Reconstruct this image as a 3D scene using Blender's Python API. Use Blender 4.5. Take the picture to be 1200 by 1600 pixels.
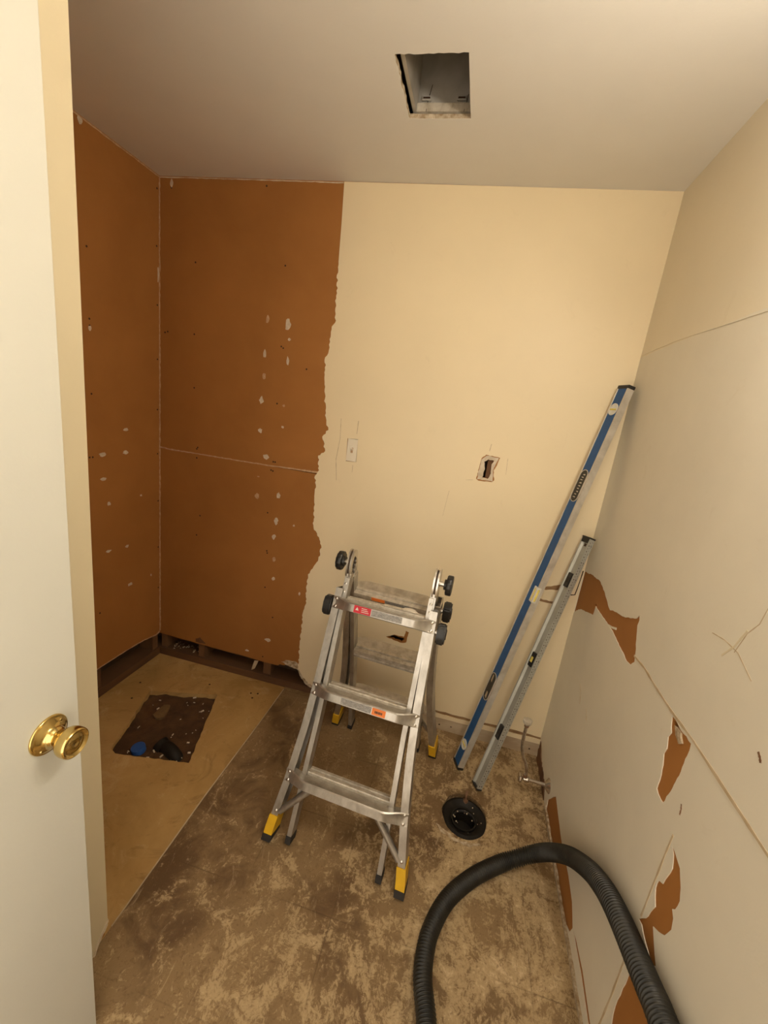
import bpy, bmesh, math, random
from mathutils import Vector, Matrix

for o in list(bpy.data.objects):
    bpy.data.objects.remove(o)
scene = bpy.context.scene
col = scene.collection
PI = math.pi

# ------------------------------------------------------------------ camera, world, exposure
W, H = 2.150, 2.44            # room width (x) and ceiling height; the back wall is y = 0
FRONT = -2.14                 # wall with the doorway, behind the camera
cam_data = bpy.data.cameras.new('camera')
cam_data.sensor_fit = 'HORIZONTAL'
cam_data.sensor_width = 36.0
cam_data.lens = 652.0 / 1200.0 * 36.0
cam_data.clip_start = 0.02
cam = bpy.data.objects.new('camera', cam_data)
col.objects.link(cam)
cr, cu, cf = Vector((0.96737773, 0.21863585, 0.12797925)), Vector((-0.17460723, 0.20939021, 0.96211645)), Vector((-0.18355555, 0.95307613, -0.24073482))
cam.matrix_world = Matrix(((cr.x, cu.x, -cf.x, 1.5883), (cr.y, cu.y, -cf.y, -1.8864), (cr.z, cu.z, -cf.z, 1.5639), (0, 0, 0, 1)))
scene.camera = cam

world = bpy.data.worlds.new('world')
scene.world = world
world.use_nodes = True
world.node_tree.nodes['Background'].inputs[0].default_value = (1.0, 0.89, 0.74, 1)
world.node_tree.nodes['Background'].inputs[1].default_value = 2.7

scene.view_settings.view_transform = 'Standard'
scene.view_settings.look = 'None'
scene.view_settings.gamma = 1.0
scene.view_settings.use_curve_mapping = False
scene.view_settings.exposure = 0.0
BULB_STRENGTH = 84.0
BULB_COLOR = (1.0, 0.92, 0.80)


# ------------------------------------------------------------------ materials
def lin(r, g, b):
    f = lambda c: (c / 255.0) / 12.92 if c <= 10.3 else (((c / 255.0) + 0.055) / 1.055) ** 2.4
    return (f(r), f(g), f(b), 1.0)


class Nodes:
    def __init__(self, name):
        self.m = bpy.data.materials.new(name)
        self.m.use_nodes = True
        self.t = self.m.node_tree
        self.b = self.t.nodes['Principled BSDF']
        self.co = None

    def new(self, kind, **kw):
        n = self.t.nodes.new(kind)
        for k, val in kw.items():
            setattr(n, k, val)
        return n

    def link(self, a, b):
        self.t.links.new(a, b)

    def coord(self, scale=(1, 1, 1), rot=(0, 0, 0)):
        if self.co is None:
            self.co = self.new('ShaderNodeTexCoord')
        mp = self.new('ShaderNodeMapping')
        mp.inputs['Scale'].default_value = scale
        mp.inputs['Rotation'].default_value = rot
        self.link(self.co.outputs['Object'], mp.inputs['Vector'])
        return mp.outputs['Vector']

    def noise(self, scale, detail=4, rough=0.55, dist=0.0, stretch=(1, 1, 1), rot=(0, 0, 0)):
        n = self.new('ShaderNodeTexNoise')
        n.inputs['Scale'].default_value = scale
        n.inputs['Detail'].default_value = detail
        n.inputs['Roughness'].default_value = rough
        n.inputs['Distortion'].default_value = dist
        self.link(self.coord(stretch, rot), n.inputs['Vector'])
        return n.outputs['Fac']

    def ramp(self, fac, lo, hi, c0=(0, 0, 0, 1), c1=(1, 1, 1, 1)):
        r = self.new('ShaderNodeValToRGB')
        r.color_ramp.elements[0].position = lo
        r.color_ramp.elements[1].position = hi
        r.color_ramp.elements[0].color = c0
        r.color_ramp.elements[1].color = c1
        self.link(fac, r.inputs['Fac'])
        return r.outputs['Color']

    def mix(self, fac, a, b, blend='MIX'):
        n = self.new('ShaderNodeMix', data_type='RGBA', blend_type=blend)
        for sock, val in ((n.inputs[0], fac), (n.inputs[6], a), (n.inputs[7], b)):
            if hasattr(val, 'is_linked') or hasattr(val, 'links'):
                self.link(val, sock)
            else:
                sock.default_value = val
        return n.outputs[2]

    def math(self, op, a, b=0.0, c=None):
        n = self.new('ShaderNodeMath', operation=op)
        for i, val in enumerate((a, b, c)):
            if val is None:
                continue
            if hasattr(val, 'links'):
                self.link(val, n.inputs[i])
            else:
                n.inputs[i].default_value = val
        return n.outputs[0]

    def xyz(self):
        s = self.new('ShaderNodeSeparateXYZ')
        self.link(self.coord(), s.inputs[0])
        return s.outputs

    def bump(self, height, strength=0.2, dist=0.01):
        b = self.new('ShaderNodeBump')
        b.inputs['Strength'].default_value = strength
        b.inputs['Distance'].default_value = dist
        self.link(height, b.inputs['Height'])
        self.link(b.outputs['Normal'], self.b.inputs['Normal'])

    def base(self, c):
        if hasattr(c, 'links'):
            self.link(c, self.b.inputs['Base Color'])
        else:
            self.b.inputs['Base Color'].default_value = c

    def rough(self, r, metal=0.0):
        if hasattr(r, 'links'):
            self.link(r, self.b.inputs['Roughness'])
        else:
            self.b.inputs['Roughness'].default_value = r
        self.b.inputs['Metallic'].default_value = metal


def simple(name, c1, c2=None, scale=6.0, rough=0.6, metal=0.0, bump=0.0, bscale=80.0, stretch=(1, 1, 1), lo=0.35, hi=0.65, spec=None):
    n = Nodes(name)
    c2 = c2 or tuple(x * 0.85 for x in c1[:3]) + (1,)
    n.base(n.mix(n.ramp(n.noise(scale, 5, 0.6, 0.3, stretch), lo, hi), c1, c2))
    n.rough(rough, metal)
    if spec is not None:
        n.b.inputs['Specular IOR Level'].default_value = spec
    if bump:
        n.bump(n.noise(bscale, 3, 0.5, 0, stretch), bump, 0.004)
    return n.m


def wall_paint(name, c, rough=0.5, dirt=0.0, dirt_col=(0.3, 0.2, 0.1, 1), step=None):
    n = Nodes(name)
    c2 = tuple(x * 0.93 for x in c[:3]) + (1,)
    col_ = n.mix(n.ramp(n.noise(1.6, 4, 0.6), 0.3, 0.7), c, c2)
    if step:                                             # older paint below a height, edge slightly wavy
        z = n.xyz()[2]
        wav = n.math('MULTIPLY_ADD', n.noise(3.0, 3), 0.03, step[0] - 0.015)
        col_ = n.mix(n.math('LESS_THAN', z, wav), col_, n.mix(n.ramp(n.noise(2.2, 5, 0.6), 0.3, 0.7), step[1], tuple(x * 0.9 for x in step[1][:3]) + (1,)))
    if dirt:
        d = n.math('MULTIPLY', n.ramp(n.noise(9.0, 8, 0.75, 1.2), 0.60, 0.78), dirt)
        col_ = n.mix(d, col_, dirt_col)
    n.base(col_)
    n.rough(rough)
    n.bump(n.noise(140.0, 3, 0.6), 0.10, 0.002)
    return n.m


def floor_adhesive():
    n = Nodes('adhesive_stained_floor')
    x, y, z = n.xyz()
    big = n.noise(2.1, 3, 0.5, 0.5)
    med = n.noise(6.5, 7, 0.68, 1.2)
    fine = n.noise(42.0, 8, 0.78, 1.6)
    streak = n.noise(34.0, 7, 0.75, 0.8, (1.0, 0.30, 1.0), (0, 0, -0.5))
    streak2 = n.noise(30.0, 7, 0.75, 0.6, (0.32, 1.0, 1.0), (0, 0, 0.3))
    side = n.math('MULTIPLY', n.math('SUBTRACT', x, 1.45), 0.14)       # more thinset left towards the flange
    near = n.math('MULTIPLY', n.math('SUBTRACT', -0.85, y), 0.07)
    c = n.mix(n.ramp(big, 0.38, 0.62), (0.155, 0.090, 0.036, 1), (0.275, 0.178, 0.082, 1))
    # glue-dark stains
    dk = n.math('ADD', n.math('MULTIPLY', big, 0.55), n.math('MULTIPLY', med, 0.55))
    c = n.mix(n.ramp(n.math('ADD', dk, side), 0.42, 0.50, (0.75, 0.75, 0.75, 1), (0, 0, 0, 1)), c, (0.098, 0.052, 0.020, 1))
    # tan mortar residue, broken up finely
    lm = n.math('ADD', n.math('MULTIPLY', med, 0.85), n.math('MULTIPLY', fine, 0.62))
    lm = n.math('ADD', n.math('SUBTRACT', lm, 0.062), n.math('ADD', side, near))
    lm = n.math('ADD', lm, n.math('MULTIPLY', n.math('SUBTRACT', streak, 0.5), 0.35))
    c = n.mix(n.math('MULTIPLY', n.ramp(lm, 0.655, 0.745), 0.72), c, (0.545, 0.400, 0.218, 1))
    c = n.mix(n.math('MULTIPLY', n.ramp(n.math('ADD', lm, n.math('MULTIPLY', streak2, 0.2)), 0.90, 1.02), 0.7), c, (0.700, 0.540, 0.330, 1))
    # brown specks in the residue
    c = n.mix(n.math('MULTIPLY', n.ramp(n.noise(70.0, 7, 0.75, 1.4), 0.53, 0.62), 0.60), c, (0.150, 0.080, 0.032, 1))
    scrape = n.ramp(n.noise(15.0, 10, 0.82, 2.2, (1, 0.45, 1), (0, 0, 0.9)), 0.575, 0.64)
    c = n.mix(n.math('MULTIPLY', scrape, 0.38), c, (0.640, 0.485, 0.290, 1))
    # joint lines of the former 12 inch tiles, broken up
    ln = None
    for ax, off in ((x, 0.80), (y, -0.025)):
        m = n.math('ABSOLUTE', n.math('SUBTRACT', n.math('FRACT', n.math('ADD', n.math('DIVIDE', n.math('SUBTRACT', ax, off), 0.305), 0.5)), 0.5))
        l = n.math('LESS_THAN', m, 0.006)
        ln = l if ln is None else n.math('MAXIMUM', ln, l)
    ln = n.math('MULTIPLY', ln, n.ramp(n.noise(4.0, 4, 0.6), 0.44, 0.62))
    c = n.mix(n.math('MULTIPLY', ln, 0.45), c, (0.090, 0.050, 0.020, 1))
    n.base(c)
    n.rough(n.ramp(med, 0.3, 0.7, (0.6, 0.6, 0.6, 1), (0.85, 0.85, 0.85, 1)))
    n.bump(n.math('ADD', lm, n.math('MULTIPLY', scrape, 0.25)), 0.4, 0.004)
    return n.m


def floor_concrete():
    n = Nodes('bare_concrete')
    c = n.mix(n.ramp(n.noise(2.6, 6, 0.65, 0.8), 0.34, 0.68), (0.52, 0.330, 0.122, 1), (0.37, 0.215, 0.066, 1))
    c = n.mix(n.math('MULTIPLY', n.ramp(n.noise(6.0, 8, 0.74, 1.8), 0.55, 0.68), 0.55), c, (0.21, 0.112, 0.032, 1))
    c = n.mix(n.math('MULTIPLY', n.ramp(n.noise(9.0, 8, 0.7, 1.2), 0.56, 0.72), 0.45), c, (0.66, 0.485, 0.255, 1))
    c = n.mix(n.math('MULTIPLY', n.ramp(n.noise(16.0, 6, 0.7, 2.0), 0.62, 0.72), 0.4), c, (0.16, 0.085, 0.028, 1))
    n.base(c)
    n.rough(0.78)
    n.bump(n.noise(60, 6, 0.7), 0.15, 0.003)
    return n.m


M = {}
M['paint_back'] = wall_paint('cream_wall_paint', (0.84, 0.705, 0.470, 1), 0.45, 0.10)
M['paint_right'] = wall_paint('cream_wall_paint_worn', (0.82, 0.735, 0.565, 1), 0.45, 0.18, (0.5, 0.38, 0.22, 1), (1.883, (0.80, 0.745, 0.62, 1)))
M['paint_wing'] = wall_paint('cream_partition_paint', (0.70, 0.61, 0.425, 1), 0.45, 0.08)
M['ceiling'] = wall_paint('matt_white_ceiling_paint', (0.82, 0.79, 0.73, 1), 0.8, 0.05)
M['door'] = wall_paint('white_door_paint', (0.625, 0.620, 0.560, 1), 0.35, 0.05, (0.5, 0.42, 0.3, 1))
M['brown'] = simple('brown_drywall_paper', (0.375, 0.155, 0.033, 1), (0.325, 0.130, 0.025, 1), 2.5, 0.75, 0, 0.05, 200)
M['plaster'] = simple('white_joint_compound', (0.70, 0.60, 0.46, 1), (0.52, 0.42, 0.30, 1), 40, 0.85, 0, 0.3, 90)
M['plaster_dim'] = simple('smeared_joint_compound', (0.58, 0.40, 0.24, 1), (0.42, 0.24, 0.12, 1), 60, 0.85, 0, 0.2, 90)
M['gypsum'] = simple('crumbled_gypsum', (0.62, 0.52, 0.38, 1), (0.30, 0.20, 0.10, 1), 60, 0.9, 0, 0.6, 60)
M['bare_wall'] = simple('unpainted_wall_strip', (0.52, 0.42, 0.29, 1), (0.40, 0.29, 0.18, 1), 14, 0.8, 0, 0.1, 90, (0.3, 1, 1))
M['caulk'] = simple('old_caulk_line', (0.60, 0.485, 0.33, 1), (0.46, 0.35, 0.21, 1), 18, 0.6)
M['nail'] = simple('dark_nail_hole', (0.05, 0.022, 0.008, 1), None, 60, 0.9)
M['pencil'] = simple('grey_scuff_mark', (0.50, 0.38, 0.23, 1), (0.70, 0.57, 0.37, 1), 70, 0.7)
M['wood'] = simple('aged_framing_lumber', (0.20, 0.095, 0.036, 1), (0.11, 0.05, 0.02, 1), 9, 0.8, 0, 0.3, 60, (1, 1, 0.12))
M['plate'] = simple('dark_bottom_plate_lumber', (0.15, 0.070, 0.026, 1), (0.08, 0.036, 0.014, 1), 8, 0.8, 0, 0.3, 60, (0.15, 0.15, 1))
M['cavity'] = simple('dark_cavity_board', (0.06, 0.030, 0.013, 1), None, 6, 0.9)
M['floor'] = floor_adhesive()
M['concrete'] = floor_concrete()
M['dirt'] = simple('brown_dirt_fill', (0.105, 0.050, 0.016, 1), (0.055, 0.025, 0.008, 1), 14, 0.95, 0, 0.8, 45)
M['dirt_light'] = simple('sandy_dirt', (0.20, 0.12, 0.045, 1), (0.13, 0.07, 0.025, 1), 20, 0.95, 0, 0.6, 50)
M['torn_brown'] = simple('dull_torn_paper', (0.33, 0.20, 0.095, 1), (0.24, 0.13, 0.055, 1), 20, 0.85)
M['alu'] = simple('dusty_aluminium', (0.56, 0.53, 0.48, 1), (0.38, 0.345, 0.30, 1), 26, 0.36, 0.8, 0.05, 150, (1, 1, 0.4))
M['tread'] = simple('dusty_tread_aluminium', (0.62, 0.57, 0.49, 1), (0.40, 0.35, 0.28, 1), 45, 0.5, 0.4, 0.1, 150)
M['steel'] = simple('bright_steel', (0.70, 0.66, 0.60, 1), None, 20, 0.28, 0.95)
M['galv'] = simple('galvanised_sheet', (0.50, 0.47, 0.42, 1), (0.38, 0.35, 0.30, 1), 12, 0.55, 0.4)
M['black'] = simple('black_plastic', (0.012, 0.012, 0.012, 1), (0.022, 0.020, 0.018, 1), 30, 0.38)
M['rubber'] = simple('black_rubber', (0.016, 0.013, 0.011, 1), (0.03, 0.025, 0.02, 1), 30, 0.7)
M['yellow'] = simple('yellow_plastic_boot', (0.78, 0.46, 0.012, 1), (0.66, 0.38, 0.01, 1), 14, 0.45)
M['orange'] = simple('orange_sticker', (0.86, 0.23, 0.04, 1), (0.8, 0.2, 0.03, 1), 20, 0.5)
M['red'] = simple('red_sticker', (0.60, 0.016, 0.035, 1), (0.52, 0.013, 0.03, 1), 20, 0.5)
M['grey_label'] = simple('grey_printed_label', (0.38, 0.36, 0.33, 1), (0.20, 0.19, 0.18, 1), 120, 0.55, 0.2, 0, 80, (1, 1, 3))
M['pale'] = simple('pale_print', (0.75, 0.70, 0.62, 1), None, 40, 0.5)
M['ink'] = simple('dark_print', (0.06, 0.035, 0.02, 1), None, 40, 0.6)
M['blue'] = simple('blue_anodised_paint', (0.006, 0.085, 0.265, 1), (0.005, 0.068, 0.215, 1), 18, 0.42, 0.05)
M['level_alu'] = simple('satin_level_aluminium', (0.66, 0.62, 0.55, 1), (0.50, 0.46, 0.39, 1), 16, 0.42, 0.45)
M['grey_level'] = simple('grey_level_aluminium', (0.47, 0.47, 0.42, 1), (0.40, 0.39, 0.34, 1), 10, 0.45, 0.4)
M['vial_frame'] = simple('white_vial_frame', (0.75, 0.73, 0.66, 1), None, 30, 0.4)
M['vial'] = simple('yellow_green_vial', (0.80, 0.66, 0.16, 1), (0.75, 0.60, 0.12, 1), 30, 0.15)
M['brass'] = simple('polished_brass', (0.70, 0.53, 0.21, 1), (0.60, 0.44, 0.16, 1), 14, 0.14, 1.0)
M['chrome'] = simple('tarnished_chrome', (0.66, 0.60, 0.52, 1), (0.46, 0.38, 0.30, 1), 40, 0.25, 0.9)
M['white_metal'] = simple('painted_white_metal', (0.58, 0.52, 0.42, 1), (0.40, 0.33, 0.24, 1), 40, 0.5)
M['hose'] = simple('black_hose_plastic', (0.010, 0.0095, 0.0075, 1), (0.026, 0.023, 0.017, 1), 25, 0.45)
M['black_pipe'] = simple('black_abs_pipe', (0.010, 0.008, 0.006, 1), (0.018, 0.014, 0.010, 1), 20, 0.6, spec=0.25)
M['blue_cap'] = simple('blue_plastic_cap', (0.025, 0.10, 0.36, 1), (0.02, 0.08, 0.30, 1), 20, 0.45)
M['switch'] = simple('white_switch_plastic', (0.82, 0.74, 0.60, 1), (0.78, 0.70, 0.55, 1), 20, 0.4)
M['rust'] = simple('rusty_bolt', (0.20, 0.10, 0.05, 1), (0.30, 0.17, 0.10, 1), 40, 0.7, 0.4)
M['tape'] = simple('clear_packing_tape', (0.66, 0.60, 0.50, 1), (0.58, 0.50, 0.40, 1), 30, 0.18)
M['bulb'] = Nodes('lit_frosted_bulb').m
_b = M['bulb'].node_tree.nodes['Principled BSDF']
_b.inputs['Base Color'].default_value = (0.9, 0.85, 0.75, 1)
_b.inputs['Emission Color'].default_value = BULB_COLOR + (1,)
_b.inputs['Emission Strength'].default_value = BULB_STRENGTH


# ------------------------------------------------------------------ mesh helpers
def tag(o, label=None, cat=None, group=None, kind=None):
    if label: o['label'] = label
    if cat: o['category'] = cat
    if group: o['group'] = group
    if kind: o['kind'] = kind
    return o


def thing(name, loc=(0, 0, 0), rotz=0.0, parent=None, **kw):
    o = bpy.data.objects.new(name, None)
    o.empty_display_size = 0.05
    col.objects.link(o)
    o.location = loc
    o.rotation_euler = (0, 0, rotz)
    o.parent = parent
    return tag(o, **kw)


def obj(name, bm, mat, parent=None, smooth=False, angle=40, loc=(0, 0, 0), rot=(0, 0, 0), **kw):
    bmesh.ops.recalc_face_normals(bm, faces=bm.faces[:])
    me = bpy.data.meshes.new(name)
    bm.to_mesh(me)
    bm.free()
    for m in (mat if isinstance(mat, (list, tuple)) else [mat]):
        me.materials.append(M[m])
    if smooth:
        me.polygons.foreach_set('use_smooth', [True] * len(me.polygons))
        me.set_sharp_from_angle(angle=math.radians(angle))
    o = bpy.data.objects.new(name, me)
    col.objects.link(o)
    o.location = loc
    o.rotation_euler = rot
    o.parent = parent
    return tag(o, **kw)


def BM():
    return bmesh.new()


def box(bm, lo, hi, bevel=0.0, mat=None, mi=0):
    c = [(a + b) / 2 for a, b in zip(lo, hi)]
    s = [abs(b - a) for a, b in zip(lo, hi)]
    m = Matrix.Translation(c) @ Matrix.Diagonal((s[0], s[1], s[2], 1))
    if mat is not None:
        m = mat @ m
    r = bmesh.ops.create_cube(bm, size=1.0, matrix=m)
    fs = {f for v in r['verts'] for f in v.link_faces}
    for f in fs:
        f.material_index = mi
    if bevel:
        es = list({e for v in r['verts'] for e in v.link_edges})
        bmesh.ops.bevel(bm, geom=es, offset=bevel, segments=2, affect='EDGES', profile=0.6)


def frame_of(d):
    d = Vector(d).normalized()
    a = Vector((0, 0, 1)) if abs(d.z) < 0.9 else Vector((1, 0, 0))
    u = d.cross(a).normalized()
    return d, u, d.cross(u).normalized()


def lathe(bm, prof, axis_o=(0, 0, 0), axis_d=(0, 0, 1), n=32, mi=0, wob=None):
    """prof: list of (radius, height along the axis)"""
    o = Vector(axis_o)
    d, u, w = frame_of(axis_d)
    rings = []
    for r, h in prof:
        if r < 1e-6:
            rings.append([bm.verts.new(o + d * h)])
        else:
            rings.append([bm.verts.new(o + d * h + (u * math.cos(2 * PI * k / n) + w * math.sin(2 * PI * k / n)) * r * (wob(k, n) if wob else 1)) for k in range(n)])
    for a, b in zip(rings, rings[1:]):
        for k in range(n):
            vs = []
            for v in (a[k % len(a)], a[(k + 1) % n % len(a)], b[(k + 1) % n % len(b)], b[k % len(b)]):
                if v not in vs:
                    vs.append(v)
            if len(vs) > 2:
                bm.faces.new(vs).material_index = mi
    return rings


def cyl(bm, p, q, r, n=20, bev=0.0, mi=0):
    p, q = Vector(p), Vector(q)
    L = (q - p).length
    pr = [(0, 0), (r - bev, 0), (r, bev), (r, L - bev), (r - bev, L), (0, L)] if bev else [(0, 0), (r, 0), (r, L), (0, L)]
    lathe(bm, pr, p, q - p, n, mi)


def smooth_path(pts, per=12):
    pts = [Vector(p) for p in pts]
    out = []
    P = [pts[0] * 2 - pts[1]] + pts + [pts[-1] * 2 - pts[-2]]
    for i in range(1, len(P) - 2):
        a, b, c, d = P[i - 1:i + 3]
        for k in range(per):
            t = k / per
            out.append(0.5 * ((2 * b) + (c - a) * t + (2 * a - 5 * b + 4 * c - d) * t * t + (3 * b - a - 3 * c + d) * t ** 3))
    out.append(pts[-1])
    return out


def resample(path, step):
    out, acc = [path[0]], 0.0
    for a, b in zip(path, path[1:]):
        L = (b - a).length
        while acc + L >= step:
            t = (step - acc) / L
            a = a.lerp(b, t)
            out.append(a)
            L = (b - a).length
            acc = 0.0
        acc += L
    return out


def tube(bm, path, rad, n=14, cap=True, mi=0):
    path = [Vector(p) for p in path]
    d0 = (path[1] - path[0]).normalized()
    _, u, w = frame_of(d0)
    rings = []
    for i, p in enumerate(path):
        d = (path[min(i + 1, len(path) - 1)] - path[max(i - 1, 0)]).normalized()
        u = (u - d * u.dot(d)).normalized()
        w = d.cross(u)
        r = rad(i) if callable(rad) else rad
        rings.append([bm.verts.new(p + (u * math.cos(2 * PI * k / n) + w * math.sin(2 * PI * k / n)) * r) for k in range(n)])
    for a, b in zip(rings, rings[1:]):
        for k in range(n):
            bm.faces.new((a[k], a[(k + 1) % n], b[(k + 1) % n], b[k])).material_index = mi
    if cap:
        bm.faces.new(rings[0]).material_index = mi
        bm.faces.new(rings[-1]).material_index = mi


def prism(bm, poly, f, d0, d1, mi=0):
    """poly: 2-D outline; f(u, v, depth) -> 3-D point"""
    a = [bm.verts.new(f(u, v, d0)) for u, v in poly]
    b = [bm.verts.new(f(u, v, d1)) for u, v in poly]
    n = len(poly)
    bm.faces.new(a).material_index = mi
    bm.faces.new(b).material_index = mi
    for i in range(n):
        bm.faces.new((a[i], a[(i + 1) % n], b[(i + 1) % n], b[i])).material_index = mi


def sheet(bm, outer, holes, f, d0, d1, mi=0):
    """a board or coat with real holes; outlines in 2-D, f maps (u, v, depth) to 3-D"""
    edges, rims = [], []
    for lp in [outer] + list(holes):
        vs = [bm.verts.new((u, v, 0)) for u, v in lp]
        es = [bm.edges.new((vs[i], vs[(i + 1) % len(vs)])) for i in range(len(vs))]
        edges += es
        rims += es
    r = bmesh.ops.triangle_fill(bm, use_beauty=True, use_dissolve=False, edges=edges)
    faces = [g for g in r['geom'] if isinstance(g, bmesh.types.BMFace)]
    verts = list({v for fc in faces for v in fc.verts})
    back = {v: bm.verts.new(v.co) for v in verts}
    uv = {v: (v.co.x, v.co.y) for v in verts}
    for fc in faces:
        fc.material_index = mi
        bm.faces.new([back[v] for v in reversed(fc.verts)]).material_index = mi
    for e in rims:
        a, b = e.verts
        if a in back and b in back:
            bm.faces.new((a, b, back[b], back[a])).material_index = mi
    for v in verts:
        u, w = uv[v]
        v.co = f(u, w, d0)
        back[v].co = f(u, w, d1)


def ragged(pts, step=0.02, amp=0.004, seed=1, closed=False):
    rnd = random.Random(seed)
    out = []
    seq = list(pts) + ([pts[0]] if closed else [])
    for a, b in zip(seq, seq[1:]):
        L = math.hypot(b[0] - a[0], b[1] - a[1])
        n = max(1, int(L / step))
        nx, ny = (-(b[1] - a[1]) / L, (b[0] - a[0]) / L) if L else (0, 0)
        for k in range(n):
            t = k / n
            j = rnd.uniform(-amp, amp) if k else rnd.uniform(-amp, amp) * 0.3
            out.append((a[0] + (b[0] - a[0]) * t + nx * j, a[1] + (b[1] - a[1]) * t + ny * j))
    if not closed:
        out.append(tuple(pts[-1]))
    return out


def blob(cx, cy, rx, ry, seed, n=11, rough=0.35):
    rnd = random.Random(seed)
    a0 = rnd.uniform(0, 6)
    return [(cx + rx * math.cos(a0 + 2 * PI * k / n) * rnd.uniform(1 - rough, 1 + rough * 0.6), cy + ry * math.sin(a0 + 2 * PI * k / n) * rnd.uniform(1 - rough, 1 + rough * 0.6)) for k in range(n)]


def strip(pts, w, seed=3, jit=0.3):
    """thin ribbon outline of width w along a 2-D polyline"""
    rnd = random.Random(seed)
    L, R_ = [], []
    for i, p in enumerate(pts):
        a, b = pts[max(i - 1, 0)], pts[min(i + 1, len(pts) - 1)]
        d = math.hypot(b[0] - a[0], b[1] - a[1])
        nx, ny = -(b[1] - a[1]) / d, (b[0] - a[0]) / d
        e = w / 2 * (1 + rnd.uniform(-jit, jit))
        L.append((p[0] + nx * e, p[1] + ny * e))
        R_.append((p[0] - nx * e, p[1] - ny * e))
    return L + R_[::-1]


fb = lambda u, v, d: (u, d, v)            # back wall: u = x, v = z, depth = +y (away from the room)
fr = lambda u, v, d: (W + d, u, v)        # right wall: u = y, v = z
fl = lambda u, v, d: (-d, u, v)           # left wall: u = y, v = z
ff = lambda u, v, d: (u, v, -d)           # floor: depth goes down
fc = lambda u, v, d: (u, v, H + d)        # ceiling: depth goes up

# ------------------------------------------------------------------ outlines measured on the walls (metres)
EDGE = [(0.877, 2.438), (0.885, 2.14), (0.889, 1.945), (0.897, 1.906), (0.88, 1.869), (0.875, 1.827), (0.877, 1.781), (0.863, 1.748), (0.869, 1.652), (0.873, 1.60), (0.892, 1.484), (0.909, 1.43), (0.884, 1.395), (0.905, 1.329), (0.87, 1.303), (0.883, 1.234), (0.865, 1.204), (0.872, 1.161), (0.87, 1.104), (0.881, 0.946), (0.915, 0.899), (0.932, 0.849), (0.921, 0.775), (0.876, 0.692), (0.873, 0.629), (0.877, 0.521), (0.867, 0.487), (0.865, 0.368), (0.863, 0.232), (0.865, 0.135), (0.932, 0.060), (0.987, 0.040)]
PATCH_A = [(-0.002, 0.985), (-0.102, 1.007), (-0.21, 1.022), (-0.293, 1.007), (-0.351, 0.984), (-0.381, 0.978), (-0.417, 0.991), (-0.489, 1.008), (-0.548, 1.03), (-0.587, 1.049), (-0.599, 1.066), (-0.608, 1.054), (-0.606, 1.036), (-0.625, 0.999), (-0.644, 0.963), (-0.653, 0.941), (-0.635, 0.92), (-0.604, 0.914), (-0.539, 0.921), (-0.444, 0.932), (-0.337, 0.928), (-0.284, 0.927), (-0.24, 0.928), (-0.238, 0.914), (-0.234, 0.886), (-0.171, 0.868), (-0.078, 0.838), (-0.029, 0.81), (-0.002, 0.785)]
PATCH_B = [(-0.897, 0.95), (-0.916, 0.917), (-0.909, 0.9), (-0.92, 0.875), (-0.915, 0.858), (-0.926, 0.834), (-0.933, 0.799), (-0.933, 0.773), (-0.943, 0.768), (-0.97, 0.77), (-0.982, 0.815), (-0.989, 0.867), (-0.991, 0.923), (-0.99, 0.952), (-0.969, 0.952), (-0.943, 0.949), (-0.915, 0.953)]
PATCH_C = [(-1.038, 0.736), (-1.058, 0.733), (-1.085, 0.726), (-1.105, 0.701), (-1.115, 0.679), (-1.112, 0.652), (-1.105, 0.642), (-1.116, 0.632), (-1.122, 0.61), (-1.112, 0.577), (-1.092, 0.556), (-1.075, 0.544), (-1.094, 0.524), (-1.121, 0.501), (-1.108, 0.483), (-1.066, 0.488), (-1.041, 0.497), (-1.027, 0.492), (-1.046, 0.523), (-1.06, 0.58), (-1.041, 0.609), (-1.042, 0.634), (-1.057, 0.643), (-1.066, 0.7), (-1.055, 0.725)]
PATCH_D = [(-1.061, 0.374), (-1.056, 0.313), (-1.058, 0.223), (-1.09, 0.12), (-1.25, 0.16), (-1.26, 0.30), (-1.171, 0.409), (-1.11, 0.42)]
PATCH_E = [(-0.300, 0.050), (-0.372, 0.145), (-0.515, 0.114), (-0.556, 0.111), (-0.654, 0.114), (-0.729, 0.100), (-0.779, 0.064), (-0.769, 0.03), (-0.727, 0.006), (-0.658, 0.005), (-0.565, 0.006), (-0.40, 0.006), (-0.31, 0.008)]
PATCH_F = [(-0.785, 0.066), (-0.817, 0.075), (-0.896, 0.080), (-0.996, 0.064), (-1.20, 0.062), (-1.50, 0.060), (-1.50, 0.047), (-1.20, 0.048), (-0.986, 0.049), (-0.892, 0.062), (-0.818, 0.063)]
CRACK = [(-0.642, 0.955), (-0.716, 0.962), (-0.79, 0.958), (-0.893, 0.957), (-0.991, 0.963), (-1.124, 0.961), (-1.213, 0.960), (-1.40, 0.958), (-1.62, 0.960)]
FLECK_B = [(0.569, 1.883, 9, 22), (0.67, 1.871, 16, 36), (0.564, 1.734, 9, 24), (0.681, 1.713, 9, 24), (0.567, 1.635, 10, 20), (0.682, 1.809, 8, 8), (0.062, 2.412, 9, 20), (0.561, 1.523, 13, 20), (0.677, 1.512, 8, 7), (0.563, 1.379, 13, 14), (0.679, 1.412, 9, 7), (0.602, 1.257, 20, 15), (0.565, 1.052, 15, 18), (0.681, 1.074, 12, 18), (0.678, 0.94, 13, 22), (0.672, 0.855, 12, 17), (0.681, 0.733, 12, 16), (0.685, 0.625, 11, 14), (0.677, 0.261, 20, 13), (0.557, 0.164, 15, 7), (0.566, 1.152, 8, 4), (0.776, 0.934, 6, 6), (0.837, 0.573, 6, 12)]
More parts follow.
